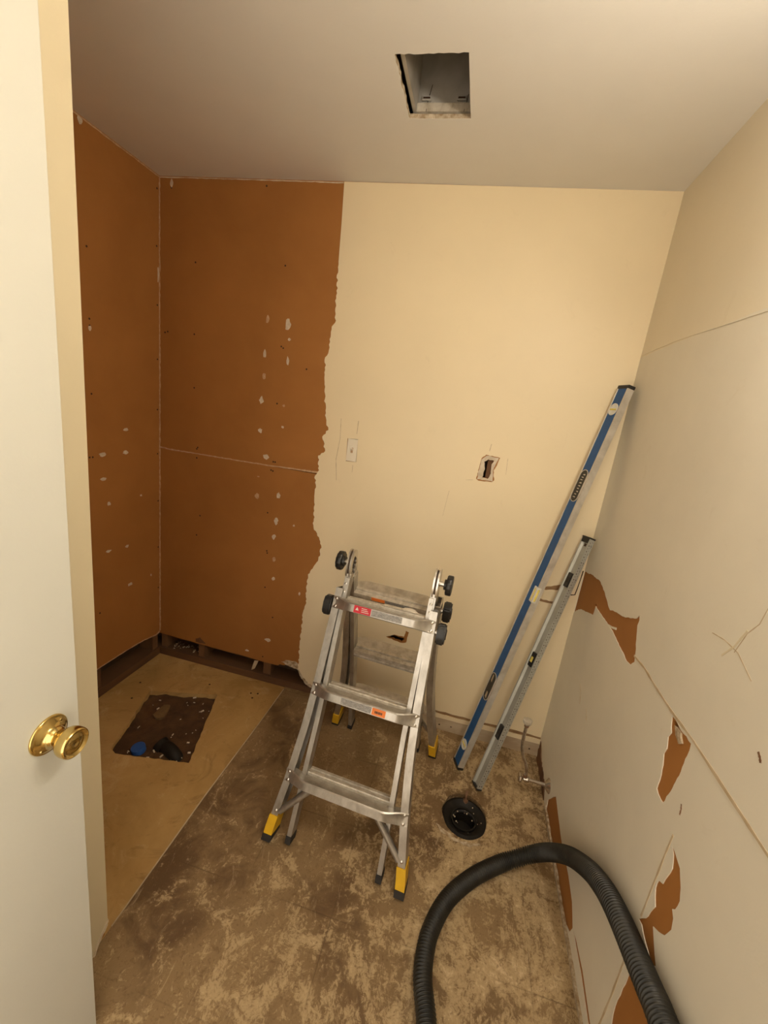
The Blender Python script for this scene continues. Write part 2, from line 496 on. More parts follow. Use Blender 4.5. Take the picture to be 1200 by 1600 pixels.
FLECK_L = [(-0.216, 1.312, 18, 10), (-0.344, 1.204, 24, 12), (-0.221, 1.205, 18, 12), (-0.346, 1.093, 20, 9), (-0.321, 0.976, 12, 12), (-0.129, 0.981, 8, 7), (-0.223, 0.737, 13, 9), (-0.331, 0.745, 18, 8), (-0.208, 0.526, 18, 11), (-0.066, 0.523, 5, 8), (-0.393, 2.422, 14, 16), (-0.385, 1.721, 8, 12), (-0.008, 2.034, 6, 42)]
NAIL_B = [(0.062, 2.395), (0.529, 2.414), (0.191, 2.098), (0.639, 2.111), (0.191, 1.786), (0.645, 1.774), (0.655, 1.768), (0.777, 1.688), (0.196, 1.538), (0.217, 1.239), (0.222, 1.247), (0.218, 1.193), (0.642, 1.238), (0.652, 1.238), (0.633, 1.195), (0.643, 1.192), (0.642, 1.517), (0.244, 0.889), (0.226, 0.778), (0.629, 0.975), (0.638, 0.771), (0.641, 0.76), (0.641, 0.566), (0.654, 0.151), (0.696, 0.402), (0.03, 1.78), (0.045, 1.785)]
NAIL_L = [(-0.385, 2.017), (-0.017, 2.149), (-0.385, 1.756), (-0.385, 1.73), (-0.014, 1.897), (-0.014, 1.65), (-0.389, 1.463), (-0.014, 2.383), (-0.395, 1.197), (-0.41, 1.197), (-0.015, 1.407), (-0.015, 1.183), (-0.012, 0.93), (-0.012, 0.668), (-0.012, 0.426), (-0.39, 0.45), (-0.80, 1.6), (-0.8, 0.9)]

ALC = -1.172            # front end of the shower alcove
PX = 0.815              # end face of the partition beside the alcove
SEAM = 1.215            # horizontal joint between the drywall panels

# ================================================================== the setting
S = 'structure'
# ---- back wall
wb = thing('wall_back', label='back wall, stripped to brown drywall paper on the left, cream paint on the right', cat='wall', kind=S)
bm = BM()
low = [(0.0, SEAM - 0.0015), (W, SEAM - 0.0015), (W, 0.0), (1.02, 0.0)] + ragged([(0.99, 0.030), (0.93, 0.050), (0.895, 0.085), (0.865, 0.135), (0.80, 0.142), (0.733, 0.119)], 0.012, 0.005, 5) + ragged([(0.72, 0.120), (0.30, 0.126), (0.0, 0.132)], 0.05, 0.002, 6)
OUT = (1.345, 0.452)                         # outlet cut-out behind the ladder
outlet_hole = ragged([(1.325, 0.450), (1.40, 0.437), (1.415, 0.458), (1.36, 0.466)], 0.01, 0.003, 9, True)
cut_hole = ragged([(1.643, 1.322), (1.668, 1.320), (1.676, 1.345), (1.672, 1.385), (1.680, 1.402), (1.655, 1.404), (1.640, 1.392), (1.648, 1.36)], 0.008, 0.0015, 12, True)
sw_hole = [(1.011, 1.299), (1.061, 1.301), (1.058, 1.407), (1.008, 1.404)]
sheet(bm, low, [outlet_hole], fb, 0.002, 0.0147)
obj('drywall_panel', bm, 'brown', wb)
bm = BM()
sheet(bm, [(0, SEAM + 0.0015), (W, SEAM + 0.0015), (W, H), (0, H)], [cut_hole, sw_hole], fb, 0.002, 0.0147)
obj('drywall_panel', bm, 'brown', wb)
# coat of paint, torn along its left edge
edge = ragged(EDGE[:2], 0.1, 0.001, 2)[:-1] + ragged(EDGE[1:], 0.010, 0.0045, 3)
bottom = ragged([(1.03, 0.100), (1.3, 0.101), (1.62, 0.104), (1.9, 0.100), (W, 0.103)], 0.03, 0.002, 8)
patch_cut = ragged([(1.618, 1.312), (1.630, 1.305), (1.688, 1.308), (1.696, 1.318), (1.690, 1.335), (1.686, 1.36), (1.697, 1.392), (1.703, 1.418), (1.642, 1.423), (1.625, 1.405), (1.622, 1.36)], 0.008, 0.0015, 21, True)
patch_out = ragged([(1.318, 0.447), (1.40, 0.432), (1.425, 0.440), (1.432, 0.50), (1.415, 0.505), (1.41, 0.47), (1.36, 0.470)], 0.01, 0.002, 22, True)
patch_corner_up = ragged([(1.995, 0.872), (2.075, 0.905), (2.08, 0.876), (2.0, 0.862)], 0.012, 0.0015, 23, True)
patch_corner_dn = ragged([(1.985, 0.820), (2.01, 0.815), (2.066, 0.815), (2.06, 0.802), (1.99, 0.806)], 0.012, 0.0015, 24, True)
patch_corner_rt = ragged([(2.112, 0.862), (2.143, 0.868), (2.1465, 0.99), (2.141, 0.99), (2.134, 0.873), (2.113, 0.870)], 0.02, 0.0008, 25, True)
bm = BM()
sheet(bm, edge + [(1.01, 0.075)] + bottom + [(W, H)], [patch_cut, patch_out, patch_corner_up, patch_corner_dn, [(1.0105, 1.2985), (1.0615, 1.3005), (1.0585, 1.4075), (1.0075, 1.4045)]], fb, 0.0, 0.002)
obj('paint_coat', bm, 'paint_back', wb, label='cream paint coat torn along its left edge')
# bare strip where the baseboard stood
bm = BM()
prism(bm, [(1.02, 0.0), (W, 0.0), (W, 0.070), (1.035, 0.066)], fb, -0.0035, 0.002)
obj('baseboard_scar', bm, 'bare_wall', wb, label='greyish unpainted strip left by the removed baseboard')
bm = BM()
prism(bm, ragged([(1.05, 0.066), (W, 0.070)], 0.05, 0.001, 31) + ragged([(W, 0.094), (1.7, 0.090), (1.05, 0.088)], 0.04, 0.003, 32), fb, -0.0045, 0.002)
obj('paint_lip', bm, 'paint_back', wb)
bm = BM()
prism(bm, ragged([(0.004, SEAM + 0.006), (0.06, SEAM + 0.002), (0.3, SEAM + 0.0025), (0.6, SEAM + 0.004), (0.882, SEAM + 0.012)], 0.012, 0.0012, 33) + ragged([(0.882, SEAM + 0.004), (0.6, SEAM - 0.002), (0.3, SEAM - 0.003), (0.06, SEAM - 0.004), (0.004, SEAM)], 0.012, 0.0012, 34), fb, 0.0005, 0.006)
obj('seam_compound', bm, 'plaster_dim', wb, label='pale line of joint compound along the drywall seam')
bm = BM()
prism(bm, ragged([(0.001, 2.436), (0.30, 2.436), (0.6, 2.437), (0.875, 2.437)], 0.03, 0.001, 35) + ragged([(0.875, 2.433), (0.6, 2.4335), (0.3, 2.434), (0.001, 2.433)], 0.02, 0.0012, 36), fb, 0.0005, 0.003)
obj('ceiling_joint', bm, 'plaster', wb)
bm = BM()
prism(bm, ragged([(0.001, 0.15), (0.001, 0.6), (0.001, 1.2), (0.001, 1.9), (0.001, 2.43)], 0.02, 0.0008, 37) + ragged([(0.0035, 2.43), (0.003, 1.9), (0.004, 1.2), (0.0035, 0.6), (0.004, 0.15)], 0.015, 0.0022, 38), fb, -0.001, 0.003)
obj('corner_joint', bm, 'plaster_dim', wb)
for i, (x, z, rx, rz) in enumerate(FLECK_B):
    bm = BM()
    prism(bm, blob(x, z, rx * 0.00085, rz * 0.00085, 100 + i), fb, 0.0008, 0.003)
    obj('compound_fleck', bm, 'plaster' if i % 4 else 'plaster_dim', wb)
bm = BM()
for x, z in NAIL_B:
    cyl(bm, (x, 0.0012, z), (x, 0.004, z), 0.0042, 8)
obj('screw_holes', bm, 'nail', wb, kind='stuff')
bm = BM()
rnd = random.Random(4)
for x in (1.30, 1.66, 1.72, 1.93, 2.11):
    cyl(bm, (x, -0.0042, 0.03 + rnd.uniform(-.005, .01)), (x, 0.002, 0.035), 0.004, 8)
obj('nail_holes', bm, 'nail', wb, kind='stuff')
# paper torn away above the cavity
bm = BM()
prism(bm, ragged([(0.765, 0.150), (0.80, 0.168), (0.85, 0.172), (0.885, 0.145), (0.905, 0.10), (0.955, 0.058), (0.998, 0.030), (0.985, 0.024), (0.925, 0.046), (0.888, 0.08), (0.862, 0.128), (0.80, 0.138)], 0.009, 0.004, 41, True), fb, 0.0006, 0.004)
obj('torn_edge', bm, 'gypsum', wb, label='ragged crumbling gypsum edge above the wall cavity')
bm = BM()
prism(bm, ragged([(0.235, 0.155), (0.262, 0.170), (0.285, 0.150), (0.30, 0.140), (0.262, 0.132), (0.235, 0.135)], 0.012, 0.002, 42, True), fb, 0.0008, 0.003)
obj('torn_paper', bm, 'wood', wb)
# scuffs around the switch and the cut-out
for pts, w in (([(0.967, 1.49), (0.972, 1.40), (0.962, 1.30), (0.974, 1.20)], 0.003), ([(1.051, 1.49), (1.05, 1.43)], 0.004), ([(1.047, 1.285), (1.047, 1.25)], 0.003), ([(1.656, 1.472), (1.653, 1.44)], 0.004), ([(1.735, 1.42), (1.74, 1.35)], 0.002), ([(1.575, 1.30), (1.605, 1.305)], 0.002), ([(1.51, 1.24), (1.50, 1.12)], 0.0015)):
    bm = BM()
    prism(bm, strip(pts, w, 7), fb, -0.0004, 0.001)
    obj('scuff_mark', bm, 'pencil', wb)
# cut-out edge of broken plaster and the paper inside the corner notch
bm = BM()
sheet(bm, ragged([(1.622, 1.312), (1.690, 1.311), (1.683, 1.36), (1.698, 1.417), (1.645, 1.419), (1.626, 1.40)], 0.01, 0.0015, 43, True), [cut_hole], fb, 0.0009, 0.0045)
obj('broken_plaster_rim', bm, 'plaster', wb, label='white broken plaster edge around the small cut-out')
bm = BM()
prism(bm, [(2.002, 0.829), (2.062, 0.829), (2.068, 0.872), (2.004, 0.860)], fb, -0.003, 0.0005)
obj('paper_flap', bm, 'paint_back', wb)
for p in (patch_corner_up, patch_corner_dn):
    bm = BM()
    prism(bm, p, fb, 0.0012, 0.003)
    obj('torn_notch', bm, 'torn_brown', wb)
bm = BM()
prism(bm, strip([(2.110, 0.864), (2.122, 0.864), (2.1355, 0.868), (2.139, 0.90), (2.142, 0.94), (2.1445, 0.985)], 0.0045, 6, 0.2), fb, -0.0006, 0.0012)
obj('corner_gap', bm, 'nail', wb, label='dark gap around a loose scrap in the corner')
bm = BM()
prism(bm, ragged([(1.04, 0.089), (1.4, 0.090), (1.8, 0.093), (W, 0.095)], 0.03, 0.002, 44) + ragged([(W, 0.105), (2.0, 0.108), (1.8, 0.104), (1.5, 0.106), (1.2, 0.103), (1.04, 0.104)], 0.03, 0.003, 45), fb, -0.0008, 0.002)
obj('torn_paper_line', bm, 'torn_brown', wb)
# framing in the cavity
for x0, x1 in ((0.0, 0.038), (0.245, 0.285), (0.655, 0.70), (1.064, 1.102), (1.655, 1.693), (2.06, 2.10)):
    bm = BM()
    box(bm, (x0, 0.0155, 0.039), (x1, 0.104, 2.43), 0.001)
    obj('stud', bm, 'wood', wb)
bm = BM()
box(bm, (-0.10, 0.002, -0.01), (W + 0.1, 0.104, 0.038), 0.002)
obj('bottom_plate', bm, 'plate', wb)
bm = BM()
box(bm, (-0.12, 0.1045, -0.01), (W + 0.12, 0.117, H))
obj('far_board', bm, 'cavity', wb)
bm = BM()
prism(bm, [(0.585, 0.040), (0.605, 0.055), (0.625, 0.11), (0.60, 0.105), (0.588, 0.06)], fb, 0.012, 0.0145)
obj('paper_scrap', bm, 'bare_wall', wb)
bm = BM()
rnd = random.Random(11)
for k in range(34):
    x, y = rnd.uniform(0.05, 0.24), rnd.uniform(0.02, 0.09)
    s = rnd.uniform(0.002, 0.007)
    box(bm, (-s, -s * 0.5, 0.0), (s, s * 0.5, s * 0.6), 0, Matrix.Translation((x, y, 0.0385)) @ Matrix.Rotation(rnd.uniform(0, 3), 4, 'Z'))
obj('rubble_bits', bm, 'gypsum', wb, kind='stuff')

# ---- left wall of the alcove
wl = thing('wall_left', label='left alcove wall of bare brown drywall paper', cat='wall', kind=S)
bm = BM()
sheet(bm, [(0.002, 0.137)] + ragged([(-0.03, 0.134), (-0.12, 0.152), (-0.23, 0.159), (-0.42, 0.160), (-0.8, 0.158), (ALC, 0.160)], 0.04, 0.002, 51) + [(ALC, H), (0.002, H)], [], fl, 0.0, 0.0127)
obj('drywall_panel', bm, 'brown', wl)
for i, (y, z, ry, rz) in enumerate(FLECK_L):
    bm = BM()
    prism(bm, blob(y, z, ry * 0.00085, rz * 0.00085, 200 + i), fl, -0.0012, 0.0)
    obj('compound_fleck', bm, 'plaster', wl)
bm = BM()
for y, z in NAIL_L:
    cyl(bm, (-0.001, y, z), (0.0008, y, z), 0.0042, 8)
obj('screw_holes', bm, 'nail', wl, kind='stuff')
bm = BM()
prism(bm, ragged([(-0.002, 0.137), (-0.03, 0.133), (-0.12, 0.150), (-0.23, 0.157), (-0.42, 0.158)], 0.02, 0.001, 52) + ragged([(-0.42, 0.163), (-0.23, 0.162), (-0.12, 0.156), (-0.03, 0.14), (-0.002, 0.150)], 0.02, 0.0015, 53), fl, -0.0009, 0.001)
obj('torn_edge', bm, 'plaster_dim', wl)
for y1 in (-0.002, -0.385, -0.79, -1.13):
    bm = BM()
    box(bm, (-0.104, y1 - 0.038, 0.039), (-0.0135, y1, 2.43), 0.001)
    obj('stud', bm, 'wood', wl)
bm = BM()
box(bm, (-0.104, ALC, -0.01), (-0.001, 0.0, 0.038), 0.002)
obj('bottom_plate', bm, 'plate', wl)
bm = BM()
box(bm, (-0.117, ALC, -0.01), (-0.1045, 0.10, H))
obj('far_board', bm, 'cavity', wl)
bm = BM()
prism(bm, ragged([(-0.0005, 0.15), (-0.0005, 0.8), (-0.0005, 1.6), (-0.0005, 2.43)], 0.03, 0.0003, 54) + ragged([(-0.0025, 2.43), (-0.0025, 1.6), (-0.003, 0.8), (-0.003, 0.15)], 0.012, 0.0016, 55), fl, -0.0009, 0.0005)
obj('corner_joint', bm, 'plaster_dim', wl)
bm = BM()
prism(bm, ragged([(-0.001, 2.437), (-0.4, 2.437), (-1.1, 2.437)], 0.04, 0.0006, 56) + ragged([(-1.1, 2.432), (-0.4, 2.432), (-0.001, 2.433)], 0.02, 0.0016, 57), fl, -0.0009, 0.0005)
obj('ceiling_joint', bm, 'plaster_dim', wl)

# ---- partition beside the alcove and the wall behind the open door
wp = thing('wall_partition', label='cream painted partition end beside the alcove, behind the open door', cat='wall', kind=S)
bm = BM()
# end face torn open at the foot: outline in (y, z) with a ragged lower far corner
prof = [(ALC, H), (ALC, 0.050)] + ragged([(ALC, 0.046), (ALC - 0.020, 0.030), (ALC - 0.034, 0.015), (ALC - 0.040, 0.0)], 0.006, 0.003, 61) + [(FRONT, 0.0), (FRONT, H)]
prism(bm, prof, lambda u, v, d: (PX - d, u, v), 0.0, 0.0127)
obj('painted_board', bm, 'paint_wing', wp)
bm = BM()
prism(bm, [(PX - 0.0127, 0.0), (0.0, 0.0), (0.0, H), (PX - 0.0127, H)], lambda u, v, d: (u, ALC - d, v), 0.0, 0.0127)
obj('alcove_board', bm, 'brown', wp)
bm = BM()
box(bm, (PX - 0.055, ALC - 0.11, 0.0), (PX - 0.0135, ALC - 0.0135, H - 0.01), 0.001)
obj('end_stud', bm, 'wood', wp)
bm = BM()
prism(bm, ragged([(ALC - 0.0005, 0.060), (ALC - 0.022, 0.036), (ALC - 0.037, 0.018), (ALC - 0.044, 0.001), (ALC - 0.049, 0.001), (ALC - 0.043, 0.022), (ALC - 0.026, 0.043), (ALC - 0.0005, 0.072)], 0.007, 0.002, 62, True), lambda u, v, d: (PX - d, u, v), -0.003, 0.002)
obj('torn_edge', bm, 'plaster', wp)

# ---- right wall
wr = thing('wall_right', label='right wall, cream paint peeled to brown paper in patches', cat='wall', kind=S)
bm = BM()
sheet(bm, [(0.0, 0.0), (0.0, H), (FRONT, H), (FRONT, 0.0)], [ragged([(-0.905, 0.945), (-0.915, 0.938), (-0.936, 0.947), (-0.925, 0.953)], 0.01, 0.001, 70, True), [(-0.226, 0.925), (-0.24, 0.915), (-0.243, 0.93), (-0.232, 0.936)]], fr, 0.002, 0.0147)
obj('drywall_panel', bm, 'brown', wr)
bm = BM()
sheet(bm, [(0.0, 0.0), (0.0, H), (FRONT, H), (FRONT, 0.0)], [ragged(PATCH_A[:-1] + [PATCH_A[-1]], 0.012, 0.002, 71)[:] , ragged(PATCH_B, 0.010, 0.0022, 72, True), ragged(PATCH_C, 0.012, 0.0015, 73, True), ragged(PATCH_D, 0.02, 0.003, 74, True), ragged(PATCH_E, 0.03, 0.002, 75, True), ragged(PATCH_F, 0.05, 0.001, 76, True)], fr, 0.0, 0.002)
obj('paint_coat', bm, 'paint_right', wr, label='worn cream paint coat with torn patches')
bm = BM()
box(bm, (W + 0.0148, FRONT, 0.0), (W + 0.11, 0.0, H))
obj('far_board', bm, 'cavity', wr)
for name, pts, w, dpt, m in (('caulk_line', CRACK, 0.0065, -0.0010, 'caulk'),
                             ('paint_ridge', [(-0.002, 1.884), (-0.15, 1.888), (-0.315, 1.889), (-0.52, 1.882), (-0.754, 1.873), (-1.0, 1.872), (-1.5, 1.87)], 0.005, -0.0012, 'paint_right'),
                             ('board_joint', [(-1.036, 0.755), (-1.034, 0.70), (-1.033, 0.603), (-1.032, 0.508)], 0.005, -0.0012, 'caulk'),
                             ('board_joint', [(-1.032, 0.372), (-1.033, 0.234), (-1.030, 0.126), (-1.03, 0.07)], 0.006, -0.0012, 'caulk'),
                             ('paint_crack', [(-1.026, 0.828), (-1.031, 0.818), (-1.032, 0.806)], 0.004, -0.0006, 'rust'),
                             ('scratch', [(-0.935, 1.19), (-0.98, 1.197), (-1.025, 1.195), (-1.08, 1.17)], 0.0022, -0.0004, 'caulk'),
                             ('scratch', [(-0.985, 1.165), (-1.01, 1.20), (-1.028, 1.245)], 0.0040, -0.0006, 'paint_wing'),
                             ('scratch', [(-1.015, 1.19), (-1.03, 1.24), (-1.05, 1.27), (-1.06, 1.33), (-1.09, 1.38)], 0.0020, -0.0004, 'caulk'),
                             ('scratch', [(-1.150, 1.078), (-1.158, 1.072), (-1.162, 1.066)], 0.005, -0.0006, 'rust'),
                             ('scratch', [(-0.30, 0.62), (-0.33, 0.60), (-0.35, 0.565)], 0.003, -0.0006, 'pencil'),
                             ('scratch', [(-0.42, 0.60), (-0.45, 0.57)], 0.003, -0.0006, 'pencil')):
    bm = BM()
    pp = []
    for a, b in zip(pts, pts[1:]):
        for k in range(4):
            pp.append((a[0] + (b[0] - a[0]) * k / 4, a[1] + (b[1] - a[1]) * k / 4))
    pp.append(pts[-1])
    prism(bm, strip(pp, w, 9), fr, dpt, 0.0005)
    obj(name, bm, m, wr)
bm = BM()
prism(bm, ragged([(-0.922, 0.942), (-0.935, 0.928), (-0.955, 0.920), (-0.965, 0.93), (-0.95, 0.945)], 0.01, 0.003, 81, True), fr, -0.002, 0.002)
obj('torn_gypsum', bm, 'gypsum', wr)
bm = BM()
prism(bm, strip([(-0.29, 0.912), (-0.36, 0.918), (-0.43, 0.937), (-0.47, 0.952)], 0.006, 5), fr, 0.0005, 0.003)
obj('paper_sliver', bm, 'paint_right', wr)
bm = BM()                                                       # rotten gap at the foot of the corner
prism(bm, ragged([(-0.02, 0.10), (-0.06, 0.085), (-0.10, 0.06), (-0.16, 0.055), (-0.22, 0.04), (-0.26, 0.004), (-0.02, 0.004)], 0.012, 0.006, 82, True), fr, -0.0035, 0.0005)
obj('rotten_edge', bm, 'wood', wr, label='dark rotten wall edge at the corner')
bm = BM()
prism(bm, ragged([(-0.30, 0.002), (-1.6, 0.002)], 0.05, 0.001, 83) + ragged([(-1.6, 0.010), (-0.9, 0.014), (-0.45, 0.018), (-0.30, 0.02)], 0.02, 0.004, 84), fr, -0.008, 0.0)
obj('grout_bead', bm, 'gypsum', wr)

# ---- front wall with the doorway (behind the camera)
wf = thing('wall_front', label='front wall with the doorway, behind the viewer', cat='wall', kind=S)
DX0, DX1, DH = 0.945, 1.725, 2.06
for a, b in (((PX - 0.1, 0.0), (DX0 - 0.02, H)), ((DX1 + 0.02, 0.0), (W + 0.11, H)), ((DX0 - 0.02, DH + 0.02), (DX1 + 0.02, H))):
    bm = BM()
    box(bm, (a[0], FRONT - 0.115, a[1]), (b[0], FRONT, b[1]))
    obj('wall_piece', bm, 'paint_back', wf)
fr_o = thing('trim_1', label='white door frame around the doorway', cat='door frame', kind=S)
for a, b in (((DX0 - 0.02, 0.0), (DX0, DH)), ((DX1, 0.0), (DX1 + 0.02, DH)), ((DX0 - 0.02, DH), (DX1 + 0.02, DH + 0.02))):
    bm = BM()
    box(bm, (a[0], FRONT - 0.118, a[1]), (b[0], FRONT + 0.002, b[1]), 0.002)
    obj('jamb', bm, 'door', fr_o)

# ---- ceiling
ce = thing('ceiling', label='plain matt off-white ceiling with a square cut-out', cat='ceiling', kind=S)
HX0, HX1, HY0, HY1 = 1.213, 1.403, -0.613, -0.374
hole = ragged([(HX0, HY0), (HX1, HY0)], 0.012, 0.0022, 91) + ragged([(HX1, HY0), (HX1, HY1)], 0.03, 0.001, 92)[1:] + ragged([(HX1, HY1), (HX0, HY1)], 0.012, 0.0014, 93)[1:] + ragged([(HX0, HY1), (HX0, HY0)], 0.012, 0.0018, 94)[1:-1]
bm = BM()
sheet(bm, [(-0.12, 0.12), (W + 0.11, 0.12), (W + 0.11, FRONT - 0.118), (-0.12, FRONT - 0.118)], [hole], fc, 0.0, 0.0005)
obj('paint_coat', bm, 'ceiling', ce)
bm = BM()
sheet(bm, [(-0.12, 0.12), (W + 0.11, 0.12), (W + 0.11, FRONT - 0.118), (-0.12, FRONT - 0.118)], [hole], fc, 0.0006, 0.0127)
obj('ceiling_board', bm, 'gypsum', ce)

bm = BM()
box(bm, (-0.12, FRONT - 0.118, H + 0.26), (W + 0.11, 0.12, H + 0.28))  # unseen lid, added to keep world light out of the ceiling cut-out
obj('light_block_deck', bm, 'cavity', ce)
for lo, hi in (((-0.12, FRONT - 0.118, H + 0.013), (-0.10, 0.12, H + 0.26)), ((W + 0.09, FRONT - 0.118, H + 0.013), (W + 0.11, 0.12, H + 0.26)), ((-0.10, 0.10, H + 0.013), (W + 0.09, 0.12, H + 0.26)), ((-0.10, FRONT - 0.118, H + 0.013), (W + 0.09, FRONT - 0.098, H + 0.26)), ((1.15, FRONT - 0.09, H + 0.013), (1.188, 0.09, H + 0.20)), ((1.56, FRONT - 0.09, H + 0.013), (1.598, 0.09, H + 0.20))):
    bm = BM()
    box(bm, lo, hi)  # unseen boards added at the rim and beside the housing to block world light
    obj('light_block_board', bm, 'wood', ce)

# ---- floor
fl_o = thing('floor', label='stripped floor stained with old tile adhesive, bare concrete by the alcove', cat='floor', kind=S)
TUB = 0.80
FC = (1.810, -0.447)
ring = [(FC[0] + 0.091 * math.cos(2 * PI * k / 48) * (1 + 0.02 * math.sin(5.3 * k)), FC[1] + 0.101 * math.sin(2 * PI * k / 48) * (1 + 0.02 * math.cos(3.1 * k))) for k in range(48)]
bm = BM()
sheet(bm, ragged([(TUB, 0.002), (TUB + 0.004, -0.3), (TUB - 0.003, -0.7), (TUB + 0.004, ALC), (TUB + 0.01, -1.3)], 0.03, 0.003, 95) + [(PX - 0.1, -1.31), (PX - 0.1, -3.0), (W + 0.02, -3.0), (W + 0.02, 0.002)], [ring], ff, 0.0, 0.06)
obj('adhesive_floor', bm, 'floor', fl_o, label='mottled brown and tan adhesive residue with old tile joints')
PIT = [(0.180, -0.286), (0.503, -0.184), (0.641, -0.594), (0.330, -0.655), (0.296, -0.640)]
pit = ragged(PIT, 0.02, 0.0025, 96, True)
bm = BM()
sheet(bm, [(-0.10, 0.10), (TUB + 0.008, 0.10), (TUB + 0.008, ALC - 0.12), (-0.10, ALC - 0.12)], [pit], ff, 0.004, 0.07)
obj('concrete_pad', bm, 'concrete', fl_o, label='smooth tan concrete pad of the removed tub')
bm = BM()
prism(bm, strip([(TUB + 0.002, -0.02), (TUB + 0.003, -0.3), (TUB - 0.002, -0.7), (TUB + 0.004, -1.15)], 0.005, 4, 0.5), ff, -0.0015, 0.004)
obj('edge_ridge', bm, 'caulk', fl_o)
bm = BM()                                                       # earth in the cut-out
rnd = random.Random(5)
nx, ny = 26, 26
gv = [[bm.verts.new((0.12 + 0.58 * i / nx, -0.72 + 0.60 * j / ny, -0.027 + rnd.uniform(-0.005, 0.005) + 0.006 * math.sin(i * 0.7) * math.cos(j * 0.5))) for j in range(ny + 1)] for i in range(nx + 1)]
for i in range(nx):
    for j in range(ny):
        bm.faces.new((gv[i][j], gv[i + 1][j], gv[i + 1][j + 1], gv[i][j + 1]))
obj('dirt_bed', bm, 'dirt', fl_o, True, 80, label='dark earth at the bottom of the cut-out')
bm = BM()
for k in range(46):
    x, y = rnd.uniform(0.22, 0.60), rnd.uniform(-0.62, -0.22)
    if y > -0.27 + (x - 0.18) * 0.3 or x < 0.19 + (-0.286 - y) * 0.35 or x > 0.63 - (y + 0.6) * 0.32:
        continue
    s = rnd.choice((0.0025, 0.003, 0.004, 0.006))
    box(bm, (-s * rnd.uniform(0.8, 1.8), -s * 0.5, 0), (s, s * 0.5, s * 0.7), 0, Matrix.Translation((x, y, -0.023)) @ Matrix.Rotation(rnd.uniform(0, 3), 4, 'Z') @ Matrix.Rotation(0.3, 4, 'X'))
obj('plaster_chips', bm, 'plaster', fl_o, kind='stuff')
bm = BM()
prism(bm, ragged([(0.30, -0.33), (0.33, -0.32), (0.36, -0.40), (0.33, -0.42), (0.30, -0.405)], 0.015, 0.003, 97, True), ff, 0.016, 0.026)
obj('stone_slab', bm, 'dirt_light', fl_o)
bm = BM()
for x, y in ((0.42, -0.13), (0.14, -0.36), (0.655, -0.11), (0.68, -0.14), (0.69, -0.10), (0.09, -0.25)):
    cyl(bm, (x, y, -0.0045), (x, y, -0.003), 0.005, 10)
obj('anchor_holes', bm, 'nail', fl_o, kind='stuff')
bm = BM()
lathe(bm, [(0.112, -0.001), (0.112, -0.10), (0.0, -0.10)], (FC[0], FC[1], 0), (0, 0, 1), 36)
obj('flange_pit', bm, 'black_pipe', fl_o, True)
bm = BM()
prism(bm, ragged([(1.70, -0.52), (1.735, -0.535), (1.78, -0.556), (1.83, -0.560), (1.875, -0.548), (1.87, -0.556), (1.83, -0.572), (1.77, -0.566), (1.72, -0.548)], 0.01, 0.003, 98, True), ff, -0.003, 0.002)
obj('mortar_lump', bm, 'gypsum', fl_o)

# ================================================================== things
# ---- the open door
door = thing('door_1', (0.935, -2.095, 0.0), label='white flush door standing open at the left edge', cat='door', kind=S)
bm = BM()
box(bm, (-0.035, 0.0, 0.008), (0.0, 0.769, 2.045), 0.0015)
obj('door_slab', bm, 'door', door)
KY, KZ = 0.709, 0.920
for sgn, x0 in ((1, 0.0), (-1, -0.035)):
    bm = BM()
    lathe(bm, [(0.0, 0.022), (0.0125, 0.022), (0.0135, 0.025), (0.0145, 0.029), (0.018, 0.033), (0.0225, 0.037), (0.0255, 0.042), (0.0268, 0.048), (0.0268, 0.056), (0.0262, 0.0595), (0.0242, 0.0612), (0.0222, 0.0600), (0.0205, 0.0575), (0.0175, 0.0570), (0.0150, 0.0585), (0.009, 0.0600), (0.0035, 0.0602), (0.003, 0.0595), (0.0, 0.0595)], (x0, KY, KZ), (sgn, 0, 0), 40)
    kn = obj('door_knob', bm, 'brass', door, True, 60, label='polished brass round door knob')
    bm = BM()
    lathe(bm, [(0.0352, 0.0), (0.0352, 0.0025), (0.0335, 0.0042), (0.0320, 0.0042), (0.0300, 0.0058), (0.0240, 0.0095), (0.0195, 0.0120), (0.0178, 0.0150), (0.0172, 0.0180), (0.0150, 0.0195), (0.0140, 0.0225), (0.0, 0.0225)], (x0, KY, KZ), (sgn, 0, 0), 48)
    obj('rosette', bm, 'brass', kn, True, 50)
    for s in (-1, 1):
        bm = BM()
        lathe(bm, [(0.0, 0.0092), (0.003, 0.0088), (0.0045, 0.0070), (0.0045, 0.0035)], (x0, KY + s * 0.018, KZ + s * 0.0182), (sgn, 0, 0), 14)
        obj('screw', bm, 'brass', kn, True)
bm = BM()
box(bm, (-0.030, 0.768, KZ - 0.028), (-0.005, 0.7702, KZ + 0.028), 0.0005)
obj('latch_plate', bm, 'brass', door)
for hz in (0.20, 1.02, 1.84):
    bm = BM()
    cyl(bm, (0.006, -0.004, hz - 0.045), (0.006, -0.004, hz + 0.045), 0.006, 14, 0.001)
    obj('hinge_knuckle', bm, 'brass', door, True)

